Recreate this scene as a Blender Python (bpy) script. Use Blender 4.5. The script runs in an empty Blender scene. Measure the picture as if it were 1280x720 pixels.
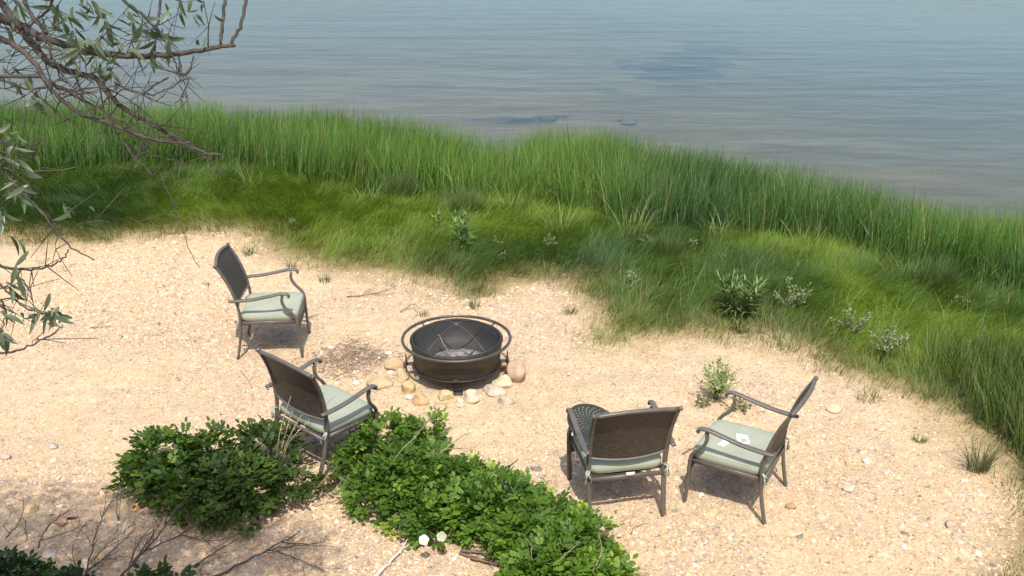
import bpy, math, random
import numpy as np
from mathutils import Vector, Matrix

random.seed(7)
RNG = np.random.default_rng(11)
S = bpy.context.scene
COL = S.collection
R = math.radians

# ------------------------------------------------------------------ camera
CAM_H = 4.295
PITCH = R(22.35)
FOCAL = 1300.0                       # pixels for a 1280 wide frame
cam = bpy.data.cameras.new('camera')
cam.sensor_width = 36.0
cam.lens = 36.0 * FOCAL / 1280.0
cam.clip_start = 0.05
cam.clip_end = 6000.0
cam_o = bpy.data.objects.new('camera', cam)
COL.objects.link(cam_o)
cam_o.location = (0, 0, CAM_H)
cam_o.rotation_euler = (math.pi / 2 - PITCH, 0, 0)
S.camera = cam_o

# ------------------------------------------------------------------ sky and sun
SUN_DIR = Vector((-0.03, 0.50, -0.85)).normalized()     # the way the light travels
elev = math.asin(-SUN_DIR.z)
W = bpy.data.worlds.new('World')
S.world = W
W.use_nodes = True
wn = W.node_tree
bg = wn.nodes['Background']
sky = wn.nodes.new('ShaderNodeTexSky')
sky.sky_type = 'NISHITA'
sky.sun_disc = False
sky.sun_elevation = elev
sky.sun_rotation = math.atan2(-SUN_DIR.x, -SUN_DIR.y) % (2 * math.pi)
sky.air_density = 1.0
sky.dust_density = 3.0
sky.ozone_density = 1.0
wn.links.new(sky.outputs[0], bg.inputs[0])
bg.inputs[1].default_value = 0.15
sun = bpy.data.lights.new('sun', 'SUN')
sun.energy = 3.6
sun.angle = R(0.55)
sun.color = (1.0, 0.95, 0.86)
sun_o = bpy.data.objects.new('sun', sun)
COL.objects.link(sun_o)
sun_o.rotation_euler = SUN_DIR.to_track_quat('-Z', 'Y').to_euler()
sun_o.location = (3, -6, 12)

S.view_settings.view_transform = 'Standard'
S.view_settings.look = 'None'
S.view_settings.gamma = 1.0
S.view_settings.exposure = 0.62
S.view_settings.use_curve_mapping = False
S.cycles.max_bounces = 8
S.cycles.transparent_max_bounces = 16

# ------------------------------------------------------------------ helpers
def G(px, py, z=0.0):
    """ground position seen at a photograph pixel"""
    u = (px - 640) / FOCAL
    v = (360 - py) / FOCAL
    d = np.array([u, math.cos(PITCH) + v * math.sin(PITCH), -math.sin(PITCH) + v * math.cos(PITCH)])
    t = (z - CAM_H) / d[2]
    return np.array([d[0] * t, d[1] * t, z])

def AT(px, py, depth):
    """point in the air at a given distance in front of the camera"""
    u = (px - 640) / FOCAL
    v = (360 - py) / FOCAL
    d = np.array([u, math.cos(PITCH) + v * math.sin(PITCH), -math.sin(PITCH) + v * math.cos(PITCH)])
    return np.array([0, 0, CAM_H]) + d * depth

def hash2(i, j, seed):
    h = (i.astype(np.int64) * 374761393 + j.astype(np.int64) * 668265263 + seed * 974634541) & 0x7fffffff
    h = ((h ^ (h >> 13)) * 1274126177) & 0x7fffffff
    return ((h ^ (h >> 16)) & 0xffff) / 65535.0

def noise(x, y, sc=1.0, seed=0):
    x = np.asarray(x, float) * sc
    y = np.asarray(y, float) * sc
    i = np.floor(x); j = np.floor(y)
    fx = x - i; fy = y - j
    fx = fx * fx * (3 - 2 * fx); fy = fy * fy * (3 - 2 * fy)
    a = hash2(i, j, seed); b = hash2(i + 1, j, seed)
    c = hash2(i, j + 1, seed); d = hash2(i + 1, j + 1, seed)
    return (a * (1 - fx) + b * fx) * (1 - fy) + (c * (1 - fx) + d * fx) * fy

def fbm(x, y, sc=1.0, seed=0, oct=3):
    s = 0; w = 0.5; t = 0
    for k in range(oct):
        s = s + w * noise(x, y, sc * 2 ** k, seed + 17 * k); t += w; w *= 0.5
    return s / t

def mesh_np(name, V, F, cols=None, smooth=False):
    """mesh from arrays; F is (m,3) or (m,4), or a list of such arrays"""
    if not isinstance(F, list): F = [F]
    F = [np.asarray(f, np.int32) for f in F if len(f)]
    me = bpy.data.meshes.new(name)
    V = np.asarray(V, np.float32)
    me.vertices.add(len(V))
    me.vertices.foreach_set('co', V.ravel())
    loops = np.concatenate([f.ravel() for f in F])
    tot = np.concatenate([np.full(len(f), f.shape[1], np.int32) for f in F])
    st = np.concatenate([[0], np.cumsum(tot)[:-1]]).astype(np.int32)
    me.loops.add(len(loops))
    me.loops.foreach_set('vertex_index', loops)
    me.polygons.add(len(tot))
    me.polygons.foreach_set('loop_start', st)
    if smooth: me.polygons.foreach_set('use_smooth', np.ones(len(tot), bool))
    me.update(calc_edges=True)
    if cols is not None:
        at = me.attributes.new('Col', 'FLOAT_COLOR', 'POINT')
        c = np.ones((len(V), 4), np.float32); c[:, :3] = cols
        at.data.foreach_set('color', c.ravel())
    return me

def obj(name, me, mat=None, parent=None, label=None, cat=None, group=None, kind=None, loc=None):
    o = bpy.data.objects.new(name, me)
    COL.objects.link(o)
    if mat is not None and me is not None and not me.materials: me.materials.append(mat)
    if parent is not None: o.parent = parent
    if loc is not None: o.location = loc
    if label: o['label'] = label
    if cat: o['category'] = cat
    if group: o['group'] = group
    if kind: o['kind'] = kind
    return o

class MB:
    """collects pieces into one mesh"""
    def __init__(s): s.V = []; s.Q = []; s.T = []; s.C = []; s.n = 0
    def add(s, V, Q=None, T=None, col=None):
        V = np.asarray(V, float)
        if Q is not None and len(Q): s.Q.append(np.asarray(Q, int) + s.n)
        if T is not None and len(T): s.T.append(np.asarray(T, int) + s.n)
        s.V.append(V)
        if col is not None: s.C.append(np.broadcast_to(np.asarray(col, float), (len(V), 3)))
        s.n += len(V)
    def mesh(s, name, smooth=False):
        F = []
        if s.Q: F.append(np.concatenate(s.Q))
        if s.T: F.append(np.concatenate(s.T))
        return mesh_np(name, np.concatenate(s.V), F, np.concatenate(s.C) if s.C else None, smooth)
    def build(s, name, mat, parent=None, smooth=False, **k):
        return obj(name, s.mesh(name, smooth), mat, parent, **k)

def catmull(P, n=6):
    P = np.asarray(P, float)
    if len(P) < 3: return P
    A = np.vstack([2 * P[0] - P[1], P, 2 * P[-1] - P[-2]])
    out = []
    for i in range(1, len(A) - 2):
        p0, p1, p2, p3 = A[i - 1], A[i], A[i + 1], A[i + 2]
        for t in np.arange(n) / n:
            out.append(0.5 * (2 * p1 + (p2 - p0) * t + (2 * p0 - 5 * p1 + 4 * p2 - p3) * t ** 2 + (3 * p1 - p0 - 3 * p2 + p3) * t ** 3))
    out.append(P[-1])
    return np.array(out)

def sweep(mb, P, section, ref=(0, 0, 1), scale=None, col=None):
    """sweep a closed 2D section along a path, capped; section axis 0 = side, axis 1 = along ref"""
    P = np.asarray(P, float)
    m = len(P); sec = np.asarray(section, float); k = len(sec)
    T = np.gradient(P, axis=0)
    T /= np.linalg.norm(T, axis=1)[:, None] + 1e-12
    ref = np.asarray(ref, float)
    side = np.cross(T, ref)
    nn = np.linalg.norm(side, axis=1)
    for i in range(m):
        if nn[i] < 1e-3: side[i] = np.cross(T[i], (0.31, 0.95, 0.05))
    side /= np.linalg.norm(side, axis=1)[:, None]
    up = np.cross(side, T)
    sc = np.ones(m) if scale is None else np.broadcast_to(np.asarray(scale, float), (m,))
    V = P[:, None, :] + (side[:, None, :] * sec[None, :, :1] + up[:, None, :] * sec[None, :, 1:]) * sc[:, None, None]
    V = V.reshape(-1, 3)
    i = np.arange(m - 1)[:, None]; j = np.arange(k)[None, :]; j2 = (j + 1) % k
    Q = np.stack([i * k + j, i * k + j2, (i + 1) * k + j2, (i + 1) * k + j], -1).reshape(-1, 4)
    c0 = len(V)
    V = np.vstack([V, P[0], P[-1]])
    jj = np.arange(k)
    Tt = np.vstack([np.stack([np.full(k, c0), (jj + 1) % k, jj], 1),
                    np.stack([np.full(k, c0 + 1), (m - 1) * k + jj, (m - 1) * k + (jj + 1) % k], 1)])
    mb.add(V, Q, Tt, col)

def circ(r, k=8):
    a = np.arange(k) / k * 2 * math.pi
    return np.stack([np.cos(a) * r, np.sin(a) * r], 1)

def rrect(w, h, b):
    x, y = w / 2, h / 2
    return [(-x + b, -y), (x - b, -y), (x, -y + b), (x, y - b), (x - b, y), (-x + b, y), (-x, y - b), (-x, -y + b)]

def tube(mb, P, r0, r1=None, k=6, col=None):
    P = np.asarray(P, float)
    if r1 is None: r1 = r0
    sweep(mb, P, circ(1.0, k), scale=np.linspace(r0, r1, len(P)), col=col)

def box(mb, c, s, rot=None, col=None):
    v = np.array([[x, y, z] for z in (-.5, .5) for y in (-.5, .5) for x in (-.5, .5)]) * np.asarray(s)
    if rot is not None: v = v @ np.asarray(rot).T
    q = [(0, 2, 3, 1), (4, 5, 7, 6), (0, 1, 5, 4), (2, 6, 7, 3), (0, 4, 6, 2), (1, 3, 7, 5)]
    mb.add(v + np.asarray(c), q, None, col)

def lathe(mb, prof, k=48, c=(0, 0, 0)):
    prof = np.asarray(prof, float); m = len(prof)
    a = np.arange(k) / k * 2 * math.pi
    V = np.stack([prof[:, None, 0] * np.cos(a), prof[:, None, 0] * np.sin(a), np.broadcast_to(prof[:, None, 1], (m, k))], -1).reshape(-1, 3)
    i = np.arange(m - 1)[:, None]; j = np.arange(k)[None, :]; j2 = (j + 1) % k
    Q = np.stack([i * k + j, i * k + j2, (i + 1) * k + j2, (i + 1) * k + j], -1).reshape(-1, 4)
    mb.add(V + np.asarray(c), Q)

def rotz(a):
    c, s = math.cos(a), math.sin(a)
    return np.array([[c, -s, 0], [s, c, 0], [0, 0, 1]])

# ------------------------------------------------------------------ materials
def mat_new(name):
    m = bpy.data.materials.new(name); m.use_nodes = True
    nt = m.node_tree
    return m, nt, nt.nodes['Principled BSDF']

def N(nt, t, **kw):
    n = nt.nodes.new(t)
    for k, v in kw.items(): setattr(n, k, v)
    return n

def ramp(nt, fac, stops):
    r = N(nt, 'ShaderNodeValToRGB')
    el = r.color_ramp.elements
    while len(el) < len(stops): el.new(0.5)
    for e, (p, c) in zip(el, stops):
        e.position = p; e.color = (*c, 1)
    nt.links.new(fac, r.inputs[0])
    return r.outputs[0]

def noisetex(nt, scale, detail=4, rough=0.55, vec=None, coord='Object'):
    tc = N(nt, 'ShaderNodeTexCoord')
    t = N(nt, 'ShaderNodeTexNoise')
    t.inputs['Scale'].default_value = scale
    t.inputs['Detail'].default_value = detail
    t.inputs['Roughness'].default_value = rough
    nt.links.new(vec if vec is not None else tc.outputs[coord], t.inputs['Vector'])
    return t.outputs['Fac']

def bump(nt, height, strength, dist, bsdf, normal=None):
    b = N(nt, 'ShaderNodeBump')
    b.inputs['Strength'].default_value = strength
    b.inputs['Distance'].default_value = dist
    nt.links.new(height, b.inputs['Height'])
    if normal is not None: nt.links.new(normal, b.inputs['Normal'])
    if bsdf is not None: nt.links.new(b.outputs[0], bsdf.inputs['Normal'])
    return b.outputs[0]

def mat_mottle(name, c0, c1, scale, rough=0.6, metal=0.0, bstr=0.0, bdist=0.002, detail=5, spec=0.5):
    m, nt, b = mat_new(name)
    f = noisetex(nt, scale, detail)
    nt.links.new(ramp(nt, f, [(0.3, c0), (0.7, c1)]), b.inputs['Base Color'])
    b.inputs['Roughness'].default_value = rough
    b.inputs['Metallic'].default_value = metal
    b.inputs['Specular IOR Level'].default_value = spec
    if bstr: bump(nt, noisetex(nt, scale * 2.3, 6), bstr, bdist, b)
    return m

def mat_attr(name, rough=0.8, spec=0.2, nscale=0, namp=0.0, bstr=0, bscale=50, bdist=0.003):
    """colour from the mesh attribute with a little extra mottling"""
    m, nt, b = mat_new(name)
    a = N(nt, 'ShaderNodeAttribute'); a.attribute_name = 'Col'
    c = a.outputs['Color']
    if nscale:
        f = noisetex(nt, nscale, 4)
        mr = N(nt, 'ShaderNodeMapRange')
        mr.inputs['From Min'].default_value = 0.3; mr.inputs['From Max'].default_value = 0.7
        mr.inputs['To Min'].default_value = 1 - namp; mr.inputs['To Max'].default_value = 1 + namp
        nt.links.new(f, mr.inputs[0])
        vm = N(nt, 'ShaderNodeVectorMath', operation='SCALE')
        nt.links.new(c, vm.inputs[0]); nt.links.new(mr.outputs[0], vm.inputs['Scale'])
        c = vm.outputs[0]
    nt.links.new(c, b.inputs['Base Color'])
    b.inputs['Roughness'].default_value = rough
    b.inputs['Specular IOR Level'].default_value = spec
    if bstr: bump(nt, noisetex(nt, bscale, 5), bstr, bdist, b)
    return m

def mat_leaf(name, attr=True, col=(0.07, 0.12, 0.03), trans=0.3, gloss=0.06, rough=0.45, tint=(1.15, 1.25, 0.55)):
    m = bpy.data.materials.new(name); m.use_nodes = True
    nt = m.node_tree; nt.nodes.clear()
    out = N(nt, 'ShaderNodeOutputMaterial')
    if attr:
        a = N(nt, 'ShaderNodeAttribute'); a.attribute_name = 'Col'; c = a.outputs['Color']
    else:
        oi = N(nt, 'ShaderNodeObjectInfo')
        hs = N(nt, 'ShaderNodeHueSaturation')
        mr = N(nt, 'ShaderNodeMapRange')
        mr.inputs['To Min'].default_value = 0.65; mr.inputs['To Max'].default_value = 1.45
        nt.links.new(oi.outputs['Random'], mr.inputs[0])
        nt.links.new(mr.outputs[0], hs.inputs['Value'])
        hs.inputs['Color'].default_value = (*col, 1)
        c = hs.outputs[0]
    d = N(nt, 'ShaderNodeBsdfDiffuse'); t = N(nt, 'ShaderNodeBsdfTranslucent'); g = N(nt, 'ShaderNodeBsdfGlossy')
    g.inputs['Roughness'].default_value = rough
    vm = N(nt, 'ShaderNodeVectorMath', operation='MULTIPLY'); vm.inputs[1].default_value = tint
    nt.links.new(c, d.inputs[0]); nt.links.new(c, vm.inputs[0]); nt.links.new(vm.outputs[0], t.inputs[0])
    m1 = N(nt, 'ShaderNodeMixShader'); m1.inputs[0].default_value = trans
    nt.links.new(d.outputs[0], m1.inputs[1]); nt.links.new(t.outputs[0], m1.inputs[2])
    m2 = N(nt, 'ShaderNodeMixShader'); m2.inputs[0].default_value = gloss
    nt.links.new(m1.outputs[0], m2.inputs[1]); nt.links.new(g.outputs[0], m2.inputs[2])
    nt.links.new(m2.outputs[0], out.inputs[0])
    return m

def mat_weave(name, c0, c1, sc):
    m, nt, b = mat_new(name)
    tc = N(nt, 'ShaderNodeTexCoord')
    mp = N(nt, 'ShaderNodeMapping'); mp.inputs['Scale'].default_value = (sc, sc, sc)
    nt.links.new(tc.outputs['UV'], mp.inputs[0])
    ch = N(nt, 'ShaderNodeTexBrick'); ch.inputs['Scale'].default_value = 1.0
    ch.inputs['Mortar Size'].default_value = 0.09; ch.inputs['Mortar Smooth'].default_value = 0.6
    ch.inputs['Brick Width'].default_value = 1.6; ch.inputs['Row Height'].default_value = 0.8
    ch.inputs['Color1'].default_value = (*c0, 1); ch.inputs['Color2'].default_value = (*c1, 1)
    ch.inputs['Mortar'].default_value = (0.008, 0.007, 0.006, 1)
    nt.links.new(mp.outputs[0], ch.inputs['Vector'])
    nt.links.new(ch.outputs['Color'], b.inputs['Base Color'])
    iv = N(nt, 'ShaderNodeMath', operation='SUBTRACT'); iv.inputs[0].default_value = 1.0
    nt.links.new(ch.outputs['Fac'], iv.inputs[1])
    bump(nt, iv.outputs[0], 0.6, 0.004, b)
    b.inputs['Roughness'].default_value = 0.55
    return m

M = {}
M['metal'] = mat_mottle('bronze_powder_coat', (0.078, 0.070, 0.060), (0.115, 0.102, 0.088), 14, rough=0.42, bstr=0.1, bdist=0.001)
M['weave'] = mat_weave('resin_weave', (0.075, 0.058, 0.042), (0.030, 0.025, 0.020), 44)
M['cushion'] = mat_mottle('sage_cloth', (0.265, 0.29, 0.225), (0.305, 0.33, 0.26), 9, rough=0.9, bstr=0.25, bdist=0.003, spec=0.1)
M['paper'] = mat_mottle('white_paper', (0.75, 0.75, 0.73), (0.82, 0.82, 0.8), 20, rough=0.8)
M['tag'] = mat_mottle('care_tag_cloth', (0.6, 0.57, 0.5), (0.68, 0.65, 0.58), 30, rough=0.9)
M['pitsteel'] = mat_mottle('scorched_steel', (0.011, 0.010, 0.009), (0.029, 0.023, 0.018), 7, rough=0.55, bstr=0.15, bdist=0.002)
M['soot'] = mat_mottle('sooty_steel', (0.022, 0.021, 0.020), (0.050, 0.047, 0.044), 6, rough=0.6, bstr=0.2, bdist=0.003)
M['ringsteel'] = mat_mottle('worn_black_tube', (0.035, 0.031, 0.027), (0.075, 0.064, 0.05), 10, rough=0.4)
M['ash'] = mat_mottle('pale_ash', (0.10, 0.095, 0.088), (0.5, 0.48, 0.45), 22, rough=0.95, bstr=0.8, bdist=0.02)
M['char'] = mat_mottle('charred_wood', (0.02, 0.018, 0.016), (0.09, 0.08, 0.07), 30, rough=0.8, bstr=0.5, bdist=0.004)
M['disc'] = mat_mottle('dark_green_metal', (0.022, 0.026, 0.020), (0.040, 0.044, 0.034), 8, rough=0.42)
M['drift'] = mat_mottle('bleached_driftwood', (0.36, 0.32, 0.27), (0.58, 0.53, 0.46), 12, rough=0.85, bstr=0.4, bdist=0.004)
M['bark'] = mat_mottle('brown_bark', (0.07, 0.048, 0.032), (0.17, 0.12, 0.08), 18, rough=0.9, bstr=0.6, bdist=0.004)
M['treebark'] = mat_mottle('grey_brown_bark', (0.026, 0.023, 0.020), (0.080, 0.064, 0.050), 30, rough=0.9, bstr=0.7, bdist=0.004)
M['twig'] = mat_mottle('dead_twig_bark', (0.042, 0.034, 0.028), (0.10, 0.08, 0.062), 25, rough=0.9)
M['cane'] = mat_mottle('dry_cane', (0.20, 0.155, 0.10), (0.33, 0.27, 0.19), 25, rough=0.9)
M['grass'] = mat_leaf('marsh_grass', trans=0.30, gloss=0.03, rough=0.5, tint=(1.2, 1.25, 0.5))
M['rose'] = mat_leaf('rose_foliage', trans=0.42, gloss=0.018, rough=0.5, tint=(1.2, 1.35, 0.5))
M['herb'] = mat_leaf('herb_foliage', trans=0.25, gloss=0.01, rough=0.5)
M['treeleaf'] = mat_leaf('silvery_leaf', attr=False, col=(0.085, 0.115, 0.062), trans=0.3, gloss=0.05, rough=0.5)
M['crown'] = mat_leaf('crown_leaf', attr=True, trans=0.25, gloss=0.04)
M['petal'] = mat_leaf('white_petal', attr=False, col=(0.62, 0.61, 0.55), trans=0.25, gloss=0.02, tint=(1, 1, .9))
M['pollen'] = mat_mottle('yellow_stamens', (0.55, 0.38, 0.05), (0.7, 0.5, 0.1), 80, rough=0.9)
M['pebble'] = mat_attr('beach_pebble', rough=0.8, spec=0.25, nscale=60, namp=0.2)
M['debris'] = mat_attr('dry_debris', rough=0.95, spec=0.1)
M['stone'] = mat_attr('fieldstone', rough=0.85, spec=0.25, nscale=14, namp=0.22, bstr=0.5, bscale=35, bdist=0.006)

# ------------------------------------------------------------------ coast lines
SAND_PX = [(-120, 300), (0, 303), (100, 312), (200, 297), (290, 296), (330, 318), (400, 338), (480, 350), (540, 366), (595, 380),
           (650, 362), (690, 362), (715, 386), (735, 430), (780, 436), (850, 432), (930, 427), (980, 445), (1060, 482),
           (1130, 505), (1190, 545), (1235, 600), (1262, 650)]
sand_edge = np.array([G(*p)[:2] for p in SAND_PX])
sand_edge = np.vstack([[-30, sand_edge[0, 1] - 1.5], [-12, sand_edge[0, 1] - 0.3], sand_edge, [2.95, 5.2], [3.4, 4.2], [4.5, 2.5], [30, -2]])
SE = catmull(sand_edge, 4)
SHORE = np.array([G(x, y, 0.30)[:2] for x, y in [(-80, 122), (100, 122), (220, 128), (400, 134), (520, 152), (600, 166), (700, 163), (800, 172), (950, 197), (1050, 230), (1290, 270)]])
SHORE = np.vstack([[-60, SHORE[0, 1] + 9], [-14, SHORE[0, 1] + 1.0], SHORE, [8, 9.6], [14, 6.5], [60, -14]])
TALL = np.array([G(x, y, -0.1)[:2] for x, y in [(-60, 205), (100, 210), (230, 212), (320, 222), (420, 232), (520, 243), (640, 252), (720, 270), (850, 292), (1000, 305), (1140, 345), (1280, 372)]])
TALL = np.vstack([[-60, TALL[0, 1] + 8], [-14, TALL[0, 1] + .8], TALL, [7, 8.6], [14, 5.2], [60, -16]])
def y_shore(x): return np.interp(x, SHORE[:, 0], SHORE[:, 1])
def y_tall(x): return np.interp(x, TALL[:, 0], TALL[:, 1])

def seg_dist(x, y, L):
    P = np.stack([x, y], -1)
    best = np.full(len(P), 1e9)
    for a, b in zip(L[:-1], L[1:]):
        ab = b - a
        t = np.clip(((P - a) @ ab) / (ab @ ab + 1e-12), 0, 1)
        d = np.hypot(*(P - (a + t[:, None] * ab)).T)
        best = np.minimum(best, d)
    return best

def in_grass(x, y):
    poly = np.vstack([SE, [60, -2], [60, 80], [-30, 80]])
    ins = np.zeros(len(x), bool)
    j = len(poly) - 1
    for i in range(len(poly)):
        xi, yi = poly[i]; xj, yj = poly[j]
        c = (yi > y) != (yj > y)
        with np.errstate(divide='ignore', invalid='ignore'):
            ins ^= c & (x < (xj - xi) * (y - yi) / (yj - yi + 1e-15) + xi)
        j = i
    return ins

def d_grass(x, y):
    """signed distance to the sand edge, positive among the grass"""
    x = np.asarray(x, float).ravel(); y = np.asarray(y, float).ravel()
    d = seg_dist(x, y, SE)
    return np.where(in_grass(x, y), d, -d)

WATER_Z = -0.42
def zg(x, y):
    x = np.asarray(x, float); y = np.asarray(y, float)
    s = y - y_shore(x)
    z = np.where(s < -5, 0.0, np.where(s < 0, -0.40 * np.clip((s + 5) / 5, 0, 1) ** 1.3, -0.40 - 0.045 * s))
    z = np.maximum(z, -3.5)
    land = np.clip(-s / 3, 0, 1)
    z = z + land * ((fbm(x, y, 0.9, 3) - .5) * 0.05 + (fbm(x, y, 3.2, 5) - .5) * 0.045 + (noise(x, y, 7, 9) - .5) * 0.020 + (noise(x, y, 14, 19) - .5) * 0.007)
    bank = np.clip((4.9 - y) / 3.2, 0, 1)                    # the bank the viewer stands on
    z = z + (bank * bank * (3 - 2 * bank)) * 2.6
    return z

def zg1(x, y): return float(zg(np.array([x]), np.array([y]))[0])

def GG(px, py):
    p = G(px, py)
    for _ in range(4): p = G(px, py, zg1(p[0], p[1]))
    return p

# ------------------------------------------------------------------ ground sheet
def axis(parts):
    a = []
    for lo, hi, st in parts: a += list(np.arange(lo, hi, st))
    return np.array(a + [parts[-1][1]])
gx = axis([(-900, -100, 100), (-100, -30, 10), (-30, -12, 1.0), (-12, -5, .25), (-5, 4.5, .065), (4.5, 9, .2), (9, 30, 1.0), (30, 100, 10), (100, 900, 100)])
gy = axis([(-300, -20, 40), (-20, 3.5, .5), (3.5, 5.2, .1), (5.2, 11.5, .065), (11.5, 18, .1), (18, 46, .3), (46, 80, 2), (80, 1000, 80)])
X, Y = np.meshgrid(gx, gy)
x, y = X.ravel(), Y.ravel()
z = zg(x, y)
near = (np.abs(x) < 14) & (y > 2) & (y < 22)
dg = np.full(len(x), -5.0); dg[near] = d_grass(x[near], y[near])
far_g = ~near; dg[far_g] = np.where(y[far_g] > np.interp(x[far_g], sand_edge[:, 0], sand_edge[:, 1]), 3, -3)
gravel = np.clip((fbm(x, y, 0.75, 21) - .42) * 4 + np.clip((6.9 - y) * .8, -.4, .8), 0, 1)
sandc = np.array([0.49, 0.368, 0.238]); gravc = np.array([0.435, 0.330, 0.228]); soil = np.array([0.055, 0.075, 0.018]); litter = np.array([0.27, 0.21, 0.10])
c = sandc + (gravc - sandc) * gravel[:, None]
c = c * (0.93 + 0.14 * fbm(x, y, 2.2, 40))[:, None]
t = np.clip((dg + .25 + (fbm(x, y, 3, 8) - .5) * .5) / .6, 0, 1)[:, None]; c = c * (1 - t) + litter * t
t = np.clip((dg - .25 + (fbm(x, y, 3, 8) - .5) * .4) / .7, 0, 1)[:, None]; c = c * (1 - t) + soil * t
# sea bed: wet sand, algae along the shore, a dark weed bed farther out
s = y - y_shore(x)
bed = np.array([0.17, 0.145, 0.09]); alg = np.array([0.022, 0.062, 0.036]); weed = np.array([0.008, 0.012, 0.016])
bedc = bed * (0.75 + 0.5 * fbm(x, y * 1.6, 0.7, 60))[:, None]
a = np.clip(1.7 - np.abs(s - .4) / 1.3 + (fbm(x, y * 2, .8, 71) - .5) * 1.6, 0, 1) * np.clip(fbm(x, y, .45, 72) * 3 - .6, 0, 1)
bedc = bedc * (1 - a[:, None]) + alg * a[:, None]
streak = np.clip((fbm(x * .5, y * 1.5, .8, 75) - .55) * 4, 0, .55) * np.clip((s - .5) / 2, 0, 1)
bedc = bedc * (1 - streak[:, None]) + np.array([.10, .085, .06]) * streak[:, None]
def blob(cx, cy, rx, ry, seed, rot=0.0):
    dx, dy = x - cx, y - cy
    u = dx * math.cos(rot) + dy * math.sin(rot); v = -dx * math.sin(rot) + dy * math.cos(rot)
    r = np.hypot(u / rx, v / ry)
    return np.clip((1.15 - r + (fbm(x, y, 1.3, seed) - .5) * 1.5) * 2.2, 0, 1)
wb = np.zeros(len(x))
for px, py, rx, ry, rot, k in [(850, 88, 1.35, 1.8, 0.15, 1), (905, 62, 1.2, 2.4, 0, 1), (870, 75, 1.2, 2.0, 0, 1), (820, 95, .7, .8, 0, 1), (848, 110, .9, .35, 0, .7), (985, 100, .9, .35, 0, .5), (760, 113, .5, .3, 0, .5), (905, 107, .3, .25, 0, .8), (660, 152, .5, .25, 0, .9), (690, 147, .35, .2, 0, .9), (610, 150, .7, .4, 0, .6), (785, 152, .25, .15, 0, .8)]:
    p = GG(px, py)
    wb = np.maximum(wb, k * blob(p[0], p[1], rx, ry, 80, rot))
bedc = bedc * (1 - wb[:, None]) + weed * wb[:, None]
t = np.clip((s + .35) / .5, 0, 1)[:, None]; c = c * (1 - t) + bedc * t
i = np.arange(len(gy) - 1)[:, None]; j = np.arange(len(gx) - 1)[None, :]; nx = len(gx)
Q = np.stack([i * nx + j, i * nx + j + 1, (i + 1) * nx + j + 1, (i + 1) * nx + j], -1).reshape(-1, 4)
me = mesh_np('ground', np.stack([x, y, z], 1), Q, c, smooth=True)

def mat_ground():
    m, nt, b = mat_new('beach_sand')
    a = N(nt, 'ShaderNodeAttribute'); a.attribute_name = 'Col'
    f1 = noisetex(nt, 7, 6, .65); f2 = noisetex(nt, 90, 3, .6)
    tc = N(nt, 'ShaderNodeTexCoord')
    vo = N(nt, 'ShaderNodeTexVoronoi'); vo.inputs['Scale'].default_value = 75
    nt.links.new(tc.outputs['Object'], vo.inputs['Vector'])
    # grain speckle: each small cell of shell grit has its own tone
    cr = ramp(nt, vo.outputs['Color'], [(0.0, (0.42, 0.40, 0.40)), (0.25, (0.86, 0.84, 0.82)), (0.6, (1.0, 1.0, 1.0)), (0.9, (1.12, 1.14, 1.16))])
    vm = N(nt, 'ShaderNodeVectorMath', operation='MULTIPLY')
    nt.links.new(a.outputs['Color'], vm.inputs[0]); nt.links.new(cr, vm.inputs[1])
    mr = N(nt, 'ShaderNodeMapRange'); mr.inputs['From Min'].default_value = .3; mr.inputs['From Max'].default_value = .7
    mr.inputs['To Min'].default_value = .86; mr.inputs['To Max'].default_value = 1.1
    nt.links.new(f1, mr.inputs[0])
    v2 = N(nt, 'ShaderNodeVectorMath', operation='SCALE')
    nt.links.new(vm.outputs[0], v2.inputs[0]); nt.links.new(mr.outputs[0], v2.inputs['Scale'])
    nt.links.new(v2.outputs[0], b.inputs['Base Color'])
    b.inputs['Roughness'].default_value = 0.95; b.inputs['Specular IOR Level'].default_value = 0.1
    n1 = bump(nt, f1, .5, .05, None)
    bump(nt, f2, .5, .012, b, n1)
    return m
obj('ground', me, mat_ground(), kind='structure')

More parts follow.
